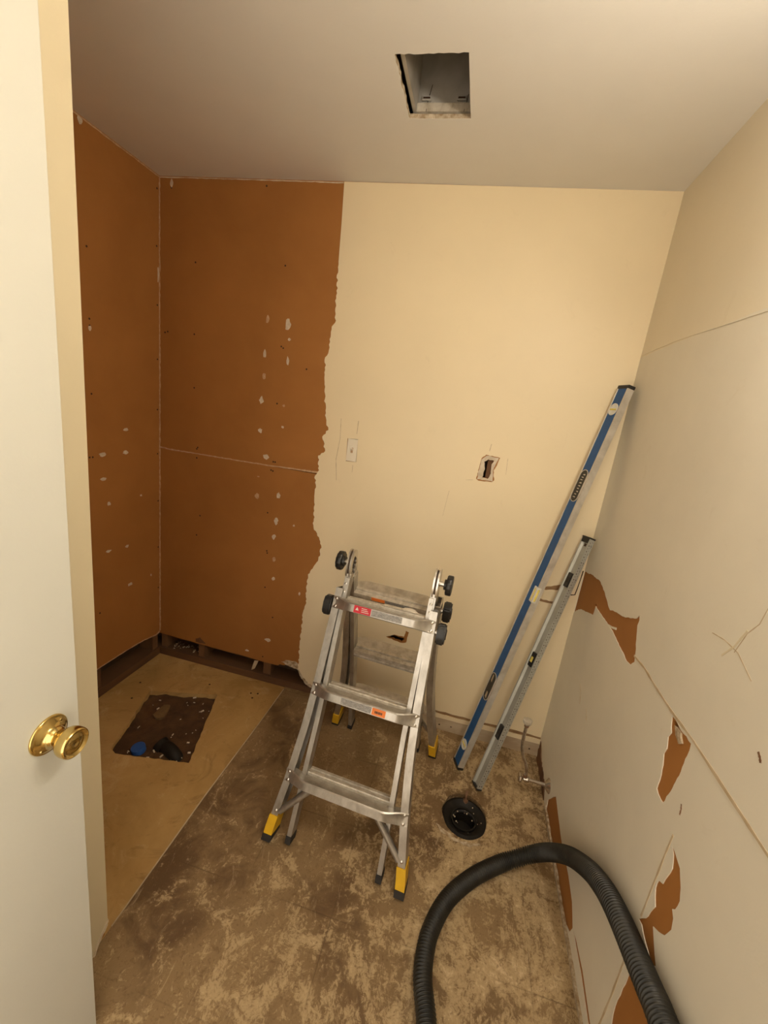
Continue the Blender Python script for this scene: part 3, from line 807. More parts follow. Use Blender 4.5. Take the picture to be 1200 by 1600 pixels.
# ---- vanity light on the right wall, out of the frame (its glow is the light of the room)
vl = thing('vanity_light', (W, -1.40, 2.13), label='lit vanity light bar with three globe bulbs on right wall', cat='lamp')
bm = BM()
box(bm, (-0.030, -0.30, -0.055), (0.0, 0.30, 0.055), 0.004)
obj('back_plate', bm, 'steel', vl)
for k in (-1, 0, 1):
    bm = BM()
    lathe(bm, [(0.030, 0.030), (0.030, 0.055), (0.022, 0.085), (0.0, 0.085)], (0, k * 0.15, 0), (-1, 0, 0), 24)
    so = obj('socket', bm, 'steel', vl, True)
    bm = BM()
    bmesh.ops.create_uvsphere(bm, u_segments=20, v_segments=12, radius=0.048, matrix=Matrix.Translation((-0.132, k * 0.15, 0)))
    obj('bulb', bm, 'bulb', so, True)

# ---- folded multi-position ladder
LAD = thing('folding_ladder', (1.380, -0.468, 0.0), math.radians(-4.0), label='dusty aluminium multi-position ladder standing folded short as an A-frame', cat='ladder')
TY, TZ = 0.2958, 0.9552                 # direction of a side, foot to hinge
NYf, NZf = -TZ, TY                      # outward normal of the front side


def hw_out(l):
    K = [(0.0, 0.250), (0.06, 0.245), (0.13, 0.234), (0.26, 0.214), (0.45, 0.194), (0.62, 0.185), (1.0, 0.175)]
    for (a, x), (b, y) in zip(K, K[1:]):
        if l <= b:
            return x + (y - x) * (l - a) / (b - a)
    return K[-1][1]


def hw_in(l):
    return 0.172 - 0.014 * min(l / 0.5, 1.0)


def lp(x, l, n, s):
    """ladder point: x across, l along the side, n out of the side; s = 1 front, -1 back"""
    return (x, s * (-0.33 + TY * l + NYf * n), TZ * l + NZf * n)


def rail(bm, hw, l0, l1, t, n0, n1, sx, s, steps=14, lip=True, mi=0):
    """C-channel rail: closed outline swept along the side, open towards the middle"""
    w = 0.004
    sec = [(0, n0), (t, n0), (t, n1), (0, n1), (0, n1 - w), (t - w, n1 - w), (t - w, n0 + w), (0, n0 + w)] if lip else [(0, n0), (t, n0), (t, n1), (0, n1)]
    rings = []
    for k in range(steps + 1):
        l = l0 + (l1 - l0) * k / steps
        c = hw(l) - t / 2
        rings.append([bm.verts.new(lp(sx * (c + a), l, n, s)) for a, n in sec])
    m = len(sec)
    for a, b in zip(rings, rings[1:]):
        for k in range(m):
            bm.faces.new((a[k], a[(k + 1) % m], b[(k + 1) % m], b[k]))
    bm.faces.new(rings[0])
    bm.faces.new(rings[-1])


def step_mesh(l, s, hgt=0.034):
    """pressed step: bows forward in the middle, pinched flat where it is riveted to the rails"""
    bm = BM()
    hw = hw_out(l) + 0.013
    N = 36
    rings = []
    for k in range(N + 1):
        u = -1 + 2 * k / N
        e = max(0.0, (abs(u) - 0.60) / 0.40)
        q = 1 - e * e * (3 - 2 * e)               # 1 in the middle, 0 at the ends
        fwd = 0.019 + 0.031 * q
        hh = hgt * (0.94 + 0.44 * (1 - q))
        mid = 0.007 * (1 - q) * (1 if abs(u) < 0.93 else 0.4)
        back = 0.018 * q - 0.016 * (1 - q)
        prof = [(-0.004 + back * 0, 0.5 * hh - 0.004 * q), (fwd - 0.004, 0.5 * hh + 0.001 * q), (fwd, 0.5 * hh - 0.003), (fwd - mid, 0.18 * hh), (fwd - mid, -0.18 * hh), (fwd, -0.5 * hh + 0.003), (fwd - 0.004, -0.5 * hh), (fwd - 0.004 - 0.014 * q, -0.5 * hh + 0.001)]
        inner = [(fwd - 0.006 - 0.012 * q, -0.5 * hh + 0.003), (fwd - 0.0035 - mid, -0.18 * hh), (fwd - 0.0035 - mid, 0.18 * hh), (-0.004, 0.5 * hh - 0.006)]
        rings.append([bm.verts.new(lp(u * hw, l + v, n, s)) for n, v in prof + inner])
    m = len(rings[0])
    for a, b in zip(rings, rings[1:]):
        for k in range(m):
            bm.faces.new((a[k], a[(k + 1) % m], b[(k + 1) % m], b[k]))
    bm.faces.new(rings[0])
    bm.faces.new(rings[-1])
    return bm


def label_mesh(l, s, x0, x1, v0, v1, off=0.0505):
    bm = BM()
    prism(bm, [(x0, v0), (x1, v0), (x1, v1), (x0, v1)], lambda u, v, d: lp(u, l + v, off + d, s), -0.001, 0.0006)
    return bm


STEPS = (0.250, 0.572, 0.892)
for s in (1, -1):
    for sx in (-1, 1):
        bm = BM()
        rail(bm, hw_out, 0.035, 0.945, 0.026, -0.042, 0.018, sx, s)
        ro = obj('outer_rail', bm, 'alu', LAD)
        bm = BM()                                     # yellow boot
        rail(bm, hw_out, 0.030, 0.100, 0.032, -0.046, 0.0215, sx, s, 3, False)
        bo = obj('foot_boot', bm, 'yellow', ro)
        bm = BM()
        rail(bm, hw_out, 0.006, 0.031, 0.035, -0.046, 0.023, sx, s, 2, False)
        for v in bm.verts:
            v.co.z = max(v.co.z, 0.001)
        obj('rubber_pad', bm, 'rubber', bo)
        for lr in (0.118,):
            bm = BM()
            c = Vector(lp(sx * hw_out(lr), lr, 0.018, s))
            nrm = Vector((0, s * NYf, NZf))
            lathe(bm, [(0.006, -0.001), (0.0055, 0.0015), (0.003, 0.003), (0, 0.003)], c, nrm, 12)
            obj('rivet', bm, 'steel', ro, True)
        bm = BM()
        rail(bm, hw_in, 0.040, 0.985, 0.017, -0.038, 0.006, sx, s, 12, False)
        ri = obj('inner_rail', bm, 'alu', LAD)
        bm = BM()
        rail(bm, hw_in, 0.014, 0.041, 0.021, -0.040, 0.008, sx, s, 2, False)
        for v in bm.verts:
            v.co.z = max(v.co.z, 0.001)
        obj('rubber_tip', bm, 'rubber', ri)
        for lr in (0.935, 0.965):
            bm = BM()
            c = Vector(lp(sx * (hw_in(lr) + 0.002), lr, 0.008, s))
            lathe(bm, [(0.005, -0.001), (0.0045, 0.002), (0.002, 0.003), (0, 0.003)], c, (0, s * NYf, NZf), 10)
            obj('rivet', bm, 'steel', ri, True)
        # rock lock: black moulded lever outside the outer rail
        ll = 0.872 if s == 1 else (0.905 if sx == 1 else 0.800)
        bm = BM()
        pr = [(-0.036, -0.022), (-0.036, 0.020), (-0.022, 0.030), (0.012, 0.032), (0.034, 0.022), (0.038, -0.004), (0.028, -0.022), (0.0, -0.028)]
        xo = hw_out(ll) + (0.014 if (s == 1 or sx == 1) else 0.004)
        prism(bm, pr, lambda u, v, d: lp(sx * (xo + d), ll + u, v - 0.012, s), 0.006, 0.036)
        bmesh.ops.recalc_face_normals(bm, faces=bm.faces[:])
        bmesh.ops.bevel(bm, geom=bm.edges[:], offset=0.005, segments=2, affect='EDGES')
        lk = obj('lock_lever', bm, 'black', LAD, True, 50)
        bm = BM()
        cyl(bm, lp(sx * (xo - 0.012), ll, -0.012, s), lp(sx * (xo + 0.008), ll, -0.012, s), 0.009, 14)
        obj('lock_pin', bm, 'steel', lk, True)
        bm = BM()
        prism(bm, [(-0.02, -0.012), (0.012, -0.014), (0.020, 0.004), (-0.010, 0.012)], lambda u, v, d: lp(sx * (xo + d), ll + u, v - 0.012, s), 0.0355, 0.0385)
        obj('grip_rib', bm, 'rubber', lk)
        # brace from the leg up to the lowest step
        bm = BM()
        a, b = lp(sx * (hw_out(0.118) - 0.012), 0.115, 0.010, s), lp(sx * 0.118, 0.236, 0.018, s)
        tube(bm, [a, b], 0.0115, 14)
        obj('brace', bm, 'alu', LAD, True)
    for k, l in enumerate(STEPS):
        st = obj('step', step_mesh(l, s), 'alu', LAD, True, 35)
        for sx in (-1, 1):
            for dv in (-0.015, 0.015):
                bm = BM()
                lathe(bm, [(0.0065, -0.002), (0.006, 0.0015), (0.003, 0.0035), (0, 0.0035)], lp(sx * hw_out(l), l + dv, 0.0185, s), (0, s * NYf, NZf), 12)
                obj('rivet', bm, 'steel', st, True)
        # tread of the inner section, just behind
        bm = BM()
        wdt = hw_in(l) - 0.010
        prism(bm, [(-0.044, -0.014), (-0.044, -0.005), (-0.039, -0.003), (-0.039, 0.006), (-0.044, 0.008), (-0.044, 0.024), (-0.030, 0.0245), (-0.028, 0.019), (-0.020, 0.019), (-0.018, 0.0245), (-0.006, 0.024), (-0.004, 0.020), (-0.006, -0.012), (-0.010, -0.012), (-0.010, 0.012), (-0.035, 0.012), (-0.035, -0.014)], lambda n, v, d: lp(d, l + v, n, s), -wdt, wdt)
        obj('inner_tread', bm, 'tread', LAD)
        if s == 1 and k == 2:
            lb = obj('red_label', label_mesh(l, s, -0.098, -0.035, -0.012, 0.013), 'red', st, label='red warning sticker')
            bm = BM()
            for j in range(3):
                prism(bm, [(-0.070, -0.006 + j * 0.006), (-0.042 - 0.004 * j, -0.006 + j * 0.006), (-0.042 - 0.004 * j, -0.004 + j * 0.006), (-0.070, -0.004 + j * 0.006)], lambda u, v, d: lp(u, l + v, 0.0505 + d, s), 0.0004, 0.001)
            prism(bm, [(-0.092, -0.003), (-0.080, -0.003), (-0.086, 0.008)], lambda u, v, d: lp(u, l + v, 0.0505 + d, s), 0.0004, 0.001)
            obj('label_print', bm, 'pale', lb)
            obj('grey_label', label_mesh(l, s, -0.032, 0.078, -0.010, 0.011), 'grey_label', st, label='grey printed label')
        if s == 1 and k == 1:
            lb = obj('orange_label', label_mesh(l, s, 0.040, 0.088, -0.011, 0.012), 'orange', st, label='orange caution sticker')
            bm = BM()
            rnd = random.Random(8)
            x = 0.050
            while x < 0.078:
                w_ = rnd.uniform(0.0025, 0.005)
                prism(bm, [(x, -0.004), (x + w_, -0.004), (x + w_, 0.004), (x, 0.004)], lambda u, v, d: lp(u, l + v, 0.0505 + d, s), 0.0004, 0.001)
                x += w_ + 0.0012
            obj('label_print', bm, 'ink', lb)
            obj('grey_label', label_mesh(l, s, -0.075, 0.037, -0.010, 0.011), 'grey_label', st, label='grey printed label')
    if s == -1:                                       # stickers on the inside of the rear top tread
        l = STEPS[2]
        bm = BM()
        prism(bm, [(-0.075, 0.0085), (-0.022, 0.0085), (-0.022, 0.0225), (-0.075, 0.0225)], lambda u, v, d: lp(u, l + v, -0.0440 - d, s), -0.0005, 0.0012)
        obj('orange_label', bm, 'orange', LAD, label='orange sticker on the rear top tread')
        bm = BM()
        prism(bm, [(-0.018, 0.0085), (0.075, 0.0085), (0.075, 0.0225), (-0.018, 0.0225)], lambda u, v, d: lp(u, l + v, -0.0440 - d, s), -0.0005, 0.0012)
        obj('grey_label', bm, 'grey_label', LAD, label='grey label on the rear top tread')
# strip of clear tape and crumpled wrap on the top tread
bm = BM()
prism(bm, [(-0.012, -0.05), (0.075, -0.05), (0.080, -0.006), (-0.010, -0.004)], lambda u, v, d: lp(u, 0.9175, v, 1)[:2] + (lp(u, 0.9175, v, 1)[2] + d,), 0.0, 0.002)
obj('tape_strip', bm, 'tape', LAD)
bm = BM()
rnd = random.Random(6)
bmesh.ops.create_icosphere(bm, subdivisions=2, radius=1.0)
for v in bm.verts:
    v.co = Vector((v.co.x * 0.032, v.co.y * 0.014, v.co.z * 0.006)) * rnd.uniform(0.75, 1.2)
    v.co += Vector((0.088, lp(0, 0.915, -0.018, 1)[1], lp(0, 0.915, -0.018, 1)[2] + 0.008))
obj('crumpled_wrap', bm, 'tape', LAD)
# hinges at the top
HZ = 0.975
for sx in (-1, 1):
    hx = sx * 0.163
    f_h = lambda u, v, d: (hx + sx * d, u, HZ + v)
    oval = [(0.040 * math.cos(a), 0.066 * math.sin(a)) for a in [2 * PI * k / 36 for k in range(36)]]
    hg = thing('hinge', (0, 0, 0), 0, LAD)
    for d0 in (-0.010, 0.003):
        bm = BM()
        sheet(bm, oval, [[(0.021 * math.cos(a), 0.004 + 0.036 * math.sin(a)) for a in [2 * PI * k / 20 for k in range(20)]]] if (d0 < 0) else [], f_h, d0, d0 + 0.006)
        obj('hinge_plate', bm, 'steel', hg, True, 30)
    bm = BM()
    prism(bm, [(u * 0.86, v * 0.88) for u, v in oval], f_h, -0.0045, 0.0035)
    obj('hinge_core', bm, 'ink', hg)
    bm = BM()
    for (u, v) in ((0.004, 0.022), (0.010, 0.004), (-0.003, -0.012)):
        cyl(bm, f_h(u, v, -0.005), f_h(u, v, -0.014), 0.0055, 12, 0.001)
    obj('hinge_pins', bm, 'steel', hg, True)
    for s in (1, -1):                                  # tang of each side
        bm = BM()
        prism(bm, [(-0.012, 0.0), (0.012, 0.0), (0.010, -0.11), (-0.014, -0.11)], lambda u, v, d: (hx + sx * d, s * (-0.020 + 0.30 * v + u), HZ - 0.02 + v), -0.012, 0.009)
        obj('hinge_tang', bm, 'alu', hg)
    bm = BM()
    cyl(bm, f_h(0, 0.012, 0.008), f_h(0, 0.012, 0.034), 0.0095, 16)
    obj('spindle', bm, 'steel', hg, True)
    bm = BM()
    kx = lambda k, n: 1.0 + 0.03 * math.cos(k * 2 * PI * 12 / n)
    lathe(bm, [(0.0, 0.026), (0.018, 0.026), (0.019, 0.034), (0.033, 0.034), (0.0355, 0.037), (0.0355, 0.052), (0.033, 0.055), (0.016, 0.053), (0.0, 0.052)], f_h(0, 0.012, 0.0), (sx, 0, 0), 48, 0, kx)
    obj('hinge_knob', bm, 'black', hg, True, 40)


# ---- long blue spirit level leaning in the corner
def level_frame(E0, a, ns, nb):
    """local x = across the narrow edge (-nb), y = into the beam (-ns), z = along it"""
    X, Y, Z = -Vector(nb).normalized(), -Vector(ns).normalized(), Vector(a).normalized()
    return Matrix(((X.x, Y.x, Z.x, E0[0]), (X.y, Y.y, Z.y, E0[1]), (X.z, Y.z, Z.z, E0[2]), (0, 0, 0, 1)))


def place(o, m):
    o.location, o.rotation_mode = m.translation, 'QUATERNION'
    o.rotation_quaternion = m.to_quaternion()


LB = 1.796
lev = thing('spirit_level', label='long blue box-beam spirit level leaning in the corner', cat='level', group='levels leaning in the corner')
place(lev, level_frame((1.7679, -0.2364, 0.0078), (0.1903, 0.0804, 0.9784), (0.3496, -0.9369, 0.009), (-0.9174, -0.3403, 0.2064)))
LW, LT = 0.062, 0.028
bm = BM()                                             # silver beam with recessed sides, notched for the top-read vial
sec = [(0.0, 0.0), (LT, 0.0), (LT, 0.006), (LT - 0.0025, 0.007), (LT - 0.0025, LW - 0.007), (LT, LW - 0.006), (LT, LW), (0.0, LW), (0.0, LW - 0.006), (0.0025, LW - 0.007), (0.0025, 0.007), (0.0, 0.006)]
prism(bm, sec, lambda u, v, d: (u, v, d), 0.012, LB - 0.012)
obj('beam', bm, 'level_alu', lev)
for x0, x1 in ((0.0012, 0.0028), (LT - 0.0028, LT - 0.0012)):
    bm = BM()
    box(bm, (x0, 0.0072, 0.014), (x1, LW - 0.0072, LB - 0.014))
    obj('blue_face', bm, 'blue', lev, label='blue painted side of the level')
for z0, z1 in ((0.0, 0.014), (LB - 0.014, LB)):
    bm = BM()
    box(bm, (-0.001, -0.001, z0), (LT + 0.001, LW + 0.001, z1), 0.003)
    obj('end_cap', bm, 'black', lev)


def pill(cx, cz, rx, hz, n=12):
    return [(cx + rx * math.cos(PI * k / n), cz + hz - rx + rx * math.sin(PI * k / n)) for k in range(n + 1)] + [(cx + rx * math.cos(PI + PI * k / n), cz - hz + rx + rx * math.sin(PI + PI * k / n)) for k in range(n + 1)]


fside = lambda u, v, d: (-d, u, v)                    # on the blue face that looks at the room
for zc, badge in ((1.385, True), (0.43, False)):
    bm = BM()
    sheet(bm, pill(LW / 2, zc, 0.0235, 0.068), [pill(LW / 2, zc, 0.0205, 0.065)], fside, -0.001, 0.0015)
    hg = obj('grip_rim', bm, 'level_alu', lev)
    bm = BM()
    prism(bm, pill(LW / 2, zc, 0.0205, 0.065), fside, -0.001, 0.0008)
    obj('grip_badge' if badge else 'grip_hole', bm, 'black', hg)
    bm = BM()
    rnd = random.Random(17)
    if badge:                                          # worn raised lettering, not legible
        z = zc - 0.050
        while z < zc + 0.045:
            h = rnd.uniform(0.006, 0.010)
            u0 = LW / 2 + rnd.uniform(-0.010, -0.004)
            prism(bm, [(u0, z), (u0 + rnd.uniform(0.008, 0.016), z + 0.001), (u0 + 0.012, z + 0.0035), (u0 + 0.004, z + h * 0.6), (u0, z + h * 0.5)], fside, 0.0006, 0.0014)
            z += h + 0.004
        obj('badge_relief', bm, 'level_alu', hg)
    else:
        for z0, z1, u0, u1 in ((zc - 0.056, zc - 0.026, 0.022, 0.036), (zc + 0.022, zc + 0.056, 0.030, 0.041)):
            bm = BM()
            prism(bm, [(u0, z0), (u1, z0 + 0.004), (u1, z1), (u0 + 0.003, z1)], fside, 0.0006, 0.0012)
            obj('grip_opening', bm, 'bare_wall', hg)
for zc in (1.700, 0.115):
    bm = BM()
    lathe(bm, [(0.0, 0.0), (0.0235, 0.0), (0.0235, 0.0025), (0.0195, 0.003), (0.0185, 0.001), (0.0, 0.001)], (0.001, LW / 2, zc), (-1, 0, 0), 28)
    vw = obj('vial_window', bm, 'vial_frame', lev, True, label='round plumb vial window')
    bm = BM()
    cyl(bm, (0.0012, LW / 2 - 0.018, zc), (0.0012, LW / 2 + 0.018, zc), 0.0038, 12)
    obj('vial', bm, 'vial', vw, True)
bm = BM()                                              # centre vial seen through the notched edge
box(bm, (-0.0035, -0.0015, 0.868), (0.016, 0.024, 0.938), 0.002)
cv = obj('center_vial_frame', bm, 'vial_frame', lev, label='white framed centre vial')
bm = BM()
cyl(bm, (0.005, 0.0, 0.876), (0.005, 0.0, 0.930), 0.0052, 14)
cyl(bm, (-0.001, 0.012, 0.876), (-0.001, 0.012, 0.930), 0.0045, 14)
obj('vial', bm, 'vial', cv, True)

# ---- shorter grey I-beam level with a ruled edge
LG = 1.198
lg = thing('spirit_level', label='shorter grey I-beam level with a ruled dotted edge, right of the blue level', cat='level', group='levels leaning in the corner')
place(lg, level_frame((1.856, -0.3198, 0.0122), (0.2174, 0.1959, 0.9562), (0.3991, -0.9119, 0.0961), (-0.8908, -0.3607, 0.2765)))
GW, GT = 0.050, 0.024
bm = BM()
sec = [(0.0, 0.0), (GT, 0.0), (GT, 0.005), (GT / 2 + 0.003, 0.009), (GT / 2 + 0.003, GW - 0.013), (GT, GW - 0.007), (GT, GW), (0.0, GW), (0.0, GW - 0.007), (GT / 2 - 0.003, GW - 0.013), (GT / 2 - 0.003, 0.009), (0.0, 0.005)]
prism(bm, sec, lambda u, v, d: (u, v, d), 0.006, LG - 0.006)
obj('beam', bm, 'grey_level', lg)
for z0, z1 in ((0.0, 0.007), (LG - 0.007, LG)):
    bm = BM()
    box(bm, (-0.001, -0.001, z0), (GT + 0.001, GW + 0.001, z1), 0.001)
    obj('end_cap', bm, 'black', lg)
bm = BM()
rnd = random.Random(3)
z = 0.02
i = 0
while z < LG - 0.02:                                   # printed scale: small marks in two rows
    r = 0.0013 if i % 2 else 0.0019
    for u in ((0.007,) if i % 3 else (0.007, 0.0175)):
        box(bm, (u - r, -0.0006, z - r), (u + r, 0.0005, z + r))
    box(bm, (0.0145, -0.0006, z + 0.004), (0.0165 + 0.002 * (i % 2), 0.0005, z + 0.0055))
    z += 0.0127
    i += 1
obj('scale_marks', bm, 'ink', lg, kind='stuff')
for zc in (1.000, 0.625, 0.272):
    bm = BM()
    box(bm, (-0.001, 0.010, zc - 0.032), (GT + 0.001, GW - 0.014, zc + 0.032), 0.003)
    vb = obj('vial_block', bm, 'black', lg, label='black vial block')
    bm = BM()
    box(bm, (-0.0018, 0.016, zc - 0.012), (0.004, 0.030, zc + 0.012), 0.001)
    obj('vial', bm, 'vial' if zc == 0.625 else 'rubber', vb)
bm = BM()
box(bm, (0.004, 0.0185, LG - 0.042), (0.0095, 0.0265, LG - 0.030), 0.001)
obj('hang_hole', bm, 'nail', lg)
bm = BM()
box(bm, (-0.0005, 0.008, LG - 0.026), (0.010, 0.048, LG - 0.006), 0.001)
obj('top_plug', bm, 'black', lg)

# ---- toilet flange in the floor
tf = thing('toilet_flange', (FC[0], FC[1], -0.012), label='black round toilet drain flange sunk in the floor', cat='drain')
bm = BM()
lathe(bm, [(0.090, -0.004), (0.090, 0.002), (0.080, 0.006), (0.060, -0.006), (0.052, -0.014), (0.052, -0.004), (0.047, -0.004), (0.046, -0.07), (0.0, -0.07)], (0, 0, 0), (0, 0, 1), 40)
obj('flange_ring', bm, 'black_pipe', tf, True, 50)
bm = BM()
tube(bm, smooth_path([(0.052 * math.cos(a), -0.004 + 0.052 * math.sin(a), -0.010 - 0.012 * math.sin(a * 0.5)) for a in [0.2 + k * 0.5 for k in range(11)]], 5), 0.0065, 10)
obj('inner_lip', bm, 'rubber', tf, True)
bm = BM()
lathe(bm, [(0.0, -0.02), (0.0045, -0.02), (0.0045, 0.046), (0.003, 0.050), (0.0, 0.050)], (0.004, 0.078, 0.0), (-0.05, 0.1, 1), 12)
cyl(bm, (0.004, 0.078, -0.004), (0.004, 0.079, 0.006), 0.011, 6)
obj('closet_bolt', bm, 'rust', tf, True)
bm = BM()
rnd = random.Random(21)
for k in range(26):
    a, r = rnd.uniform(0, 6.28), rnd.uniform(0.03, 0.085)
    s = rnd.uniform(0.0008, 0.0024)
    box(bm, (-s, -s, 0), (s, s, s * 1.2), 0, Matrix.Translation((r * math.cos(a), r * math.sin(a), -0.002 - 0.008 * (r < 0.062))) @ Matrix.Rotation(a, 4, 'Z'))
obj('debris_bits', bm, 'gypsum', tf, kind='stuff')

# ---- pipes in the floor cut-out
bp = thing('drain_pipe', (0.390, -0.588, -0.044), label='drain stub with a blue plastic cap in the floor cut-out', cat='pipe')
ax = Vector((-0.10, -0.12, 1.0))
bm = BM()
lathe(bm, [(0.026, -0.04), (0.026, 0.018), (0.0, 0.018)], (0, 0, 0), ax, 28)
obj('pipe_stub', bm, 'white_metal', bp, True)
bm = BM()
lathe(bm, [(0.029, 0.012), (0.029, 0.034), (0.027, 0.037), (0.012, 0.0385), (0.0, 0.0385)], (0, 0, 0), ax, 28)
obj('blue_cap', bm, 'blue_cap', bp, True, 50)
kp = thing('drain_pipe', (0.512, -0.556, -0.030), label='black plastic drain elbow beside the blue-capped pipe', cat='pipe')
bm = BM()
tube(bm, smooth_path([(-0.045, 0.015, 0.000), (-0.02, 0.010, 0.012), (0.010, 0.0, 0.014), (0.04, -0.008, 0.002), (0.055, -0.012, -0.02)], 6), 0.028, 24)
obj('elbow_body', bm, 'black_pipe', kp, True, 60)
bm = BM()
lathe(bm, [(0.028, -0.01), (0.034, -0.01), (0.034, 0.022), (0.029, 0.022), (0.028, 0.0), (0.0, 0.0)], (-0.040, 0.014, 0.004), (-0.8, 0.28, 0.25), 26)
obj('hub', bm, 'black_pipe', kp, True, 50)

# ---- shut-off valve and supply tube
sv = thing('shutoff_valve', (W, -0.272, 0.093), label='chrome angle stop valve with standing supply tube on right wall', cat='valve')
bm = BM()
lathe(bm, [(0.030, 0.0), (0.030, 0.002), (0.024, 0.008), (0.014, 0.016), (0.010, 0.019), (0.0, 0.019)], (0, 0, 0), (-1, 0, 0), 28)
obj('escutcheon', bm, 'chrome', sv, True)
bm = BM()
cyl(bm, (-0.016, 0, 0), (-0.088, 0, 0.002), 0.0075, 16)
obj('stub_out', bm, 'chrome', sv, True)
bm = BM()
lathe(bm, [(0.0, 0.0), (0.010, 0.0), (0.0125, 0.004), (0.0125, 0.010), (0.0105, 0.013), (0.0105, 0.024), (0.008, 0.027), (0.005, 0.030), (0.005, 0.036), (0.0, 0.036)], (-0.084, 0, 0.002), (-1, 0, 0), 18)
obj('valve_body', bm, 'chrome', sv, True, 40)
bm = BM()
wobs = lambda k, n: 1.0 - 0.38 * abs(math.sin(2 * PI * k / n)) ** 1.2
lathe(bm, [(0.0, 0.0), (0.022, 0.0), (0.025, 0.003), (0.025, 0.007), (0.021, 0.010), (0.0, 0.011)], (-0.119, 0, 0.002), (-1, 0, 0.08), 28, 0, wobs)
obj('oval_handle', bm, 'chrome', sv, True, 50)
bm = BM()
pth = smooth_path([(-0.103, 0, 0.012), (-0.104, 0.0, 0.045), (-0.112, 0.001, 0.075), (-0.130, 0.002, 0.108), (-0.142, 0.003, 0.150), (-0.146, 0.004, 0.200), (-0.146, 0.004, 0.265)], 8)
tube(bm, pth, 0.0068, 14)
tb = obj('supply_tube', bm, 'chrome', sv, True)
bm = BM()
lathe(bm, [(0.0, 0.0), (0.0095, 0.0), (0.0095, 0.012), (0.0, 0.012)], (-0.103, 0, 0.010), (0, 0, 1), 6)
obj('compression_nut', bm, 'rust', tb)
bm = BM()
lathe(bm, [(0.0, 0.0), (0.010, 0.0), (0.010, 0.006), (0.0085, 0.006), (0.0085, 0.012), (0.0, 0.012)], (-0.146, 0.004, 0.255), (0, 0, 1), 18)
obj('tube_collar', bm, 'rust', tb)
bm = BM()
lathe(bm, [(0.0, 0.010), (0.009, 0.010), (0.016, 0.018), (0.019, 0.024), (0.019, 0.034), (0.013, 0.036), (0.010, 0.038), (0.0, 0.038)], (-0.146, 0.004, 0.252), (0, 0, 1), 8)
obj('coupling_nut', bm, 'white_metal', tb)

# ---- light switch and empty cut-out on the back wall
sw = thing('light_switch', (1.0345, 0.0, 1.353), label='white toggle switch without its cover plate on back wall', cat='switch')
bm = BM()
box(bm, (-0.0243, 0.0005, -0.0520), (0.0243, 0.012, 0.0520), 0.001)
obj('switch_body', bm, 'switch', sw)
bm = BM()
box(bm, (-0.0255, 0.010, -0.053), (0.0255, 0.06, 0.053))
obj('switch_box', bm, 'galv', sw)
bm = BM()
box(bm, (-0.005, -0.0015, -0.0125), (0.005, 0.003, 0.0125), 0.0006)
obj('toggle_slot', bm, 'plaster_dim', sw)
bm = BM()
prism(bm, [(0.0, 0.003), (0.0, -0.0035), (-0.011, 0.0075), (-0.011, 0.012), (-0.008, 0.0125)], lambda u, v, d: (d, u, v), -0.0035, 0.0035)
obj('toggle', bm, 'switch', sw)

# ---- metal fan housing above the ceiling cut-out
fh = thing('fan_housing', (0.0, 0.0, 0.0), label='empty galvanised exhaust fan housing above the ceiling cut-out', cat='fan housing')
BX0, BX1, BY0, BY1, BZ0, BZ1 = 1.222, 1.440, -0.66, -0.362, H + 0.018, H + 0.20
for nm, lo, hi in (('side_panel', (BX0 - 0.001, BY0, BZ0), (BX0, BY1, BZ1)), ('side_panel', (BX1, BY0, BZ0), (BX1 + 0.001, BY1, BZ1)), ('end_panel', (BX0, BY1, BZ0), (BX1, BY1 + 0.001, BZ1)), ('end_panel', (BX0, BY0 - 0.001, BZ0), (BX1, BY0, BZ1)), ('top_panel', (BX0, BY0, BZ1), (BX1, BY1, BZ1 + 0.001))):
    bm = BM()
    box(bm, lo, hi)
    obj(nm, bm, 'galv', fh)
bm = BM()
prism(bm, [(-0.372, BZ0 + 0.002), (-0.372, BZ0 + 0.024), (-0.3625, BZ0 + 0.030), (-0.3625, BZ0)], lambda u, v, d: (d, u, v), BX0 + 0.002, BX1 - 0.002)
obj('mounting_flange', bm, 'white_metal', fh)
bm = BM()
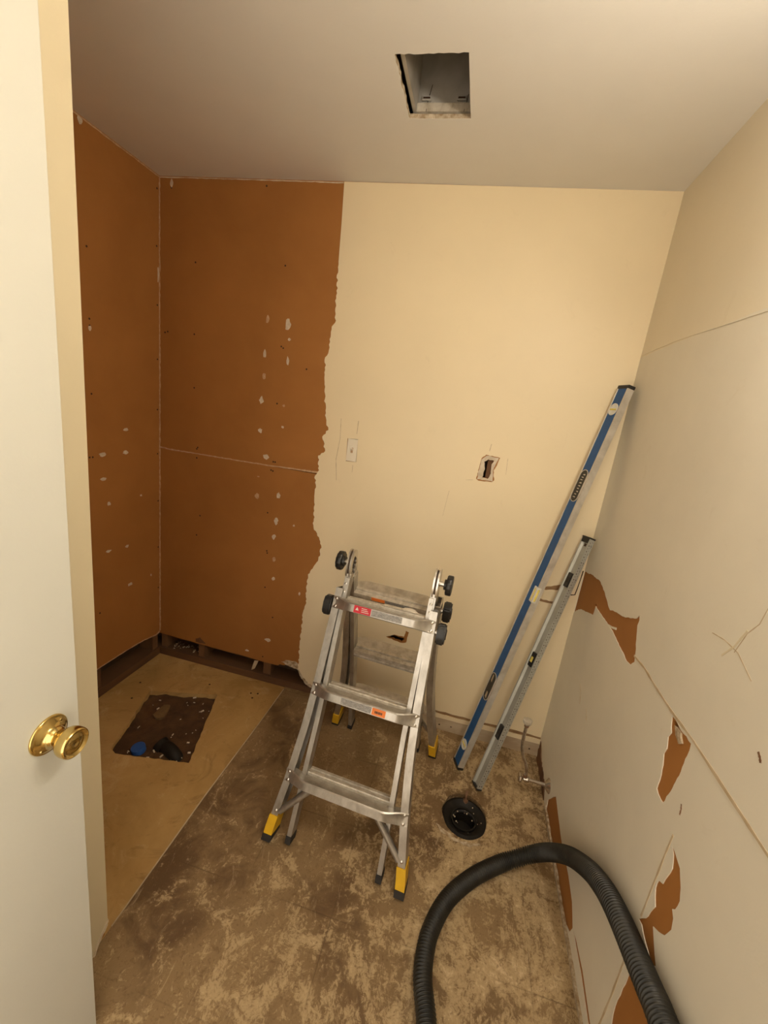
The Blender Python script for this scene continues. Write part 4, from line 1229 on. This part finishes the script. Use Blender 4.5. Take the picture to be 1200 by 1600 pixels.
prism(bm, [(BX0 + 0.0005, BZ0), (BX0 + 0.010, BZ0), (BX0 + 0.006, BZ1), (BX0 + 0.0005, BZ1)], lambda u, v, d: (u, d, v), BY0, BY1)
obj('side_flange', bm, 'galv', fh)
for xs in (1.258, 1.366):
    bm = BM()
    box(bm, (xs - 0.014, -0.3700, BZ0 + 0.032), (xs + 0.014, -0.3625, BZ0 + 0.044), 0.001)
    tb_ = obj('grille_clip', bm, 'galv', fh)
    bm = BM()
    box(bm, (xs - 0.011, -0.3708, BZ0 + 0.036), (xs + 0.011, -0.3690, BZ0 + 0.0405))
    obj('clip_slot', bm, 'nail', tb_)
for a, b, c in (((1.262, -0.3732, BZ0 + 0.001), (1.262, -0.366, BZ0 + 0.030), (1.270, -0.364, BZ0 + 0.075)), ((1.378, -0.3732, BZ0 + 0.001), (1.382, -0.366, BZ0 + 0.028), (1.384, -0.364, BZ0 + 0.05))):
    bm = BM()
    tube(bm, [a, b, c], 0.0009, 6)
    obj('loose_wire', bm, 'ink', fh)

# ---- vacuum hose
hose_pts = [(1.86, -1.72, 0.030), (1.80, -1.45, 0.030), (1.745, -1.20, 0.030), (1.727, -1.094, 0.030), (1.709, -1.028, 0.030), (1.706, -0.970, 0.030), (1.717, -0.896, 0.030), (1.761, -0.796, 0.030), (1.844, -0.699, 0.030), (1.940, -0.624, 0.034), (1.995, -0.600, 0.050), (2.040, -0.590, 0.075), (2.080, -0.600, 0.115), (2.106, -0.645, 0.18), (2.116, -0.720, 0.263), (2.118, -0.834, 0.364), (2.118, -0.922, 0.423), (2.118, -0.993, 0.456), (2.118, -1.061, 0.478), (2.118, -1.121, 0.494), (2.118, -1.175, 0.509), (2.118, -1.222, 0.521), (2.115, -1.36, 0.54), (2.10, -1.56, 0.47), (2.06, -1.75, 0.27), (2.02, -1.90, 0.05), (2.0, -1.99, 0.031)]
path = resample(smooth_path(hose_pts, 14), 0.0017)
bm = BM()
tube(bm, path, lambda i: 0.0248 + 0.0030 * math.cos(2 * PI * i / 5.0), 20)
obj('vacuum_hose', bm, 'hose', None, True, 180, label='black corrugated vacuum hose curving over the floor and up the wall', cat='hose')
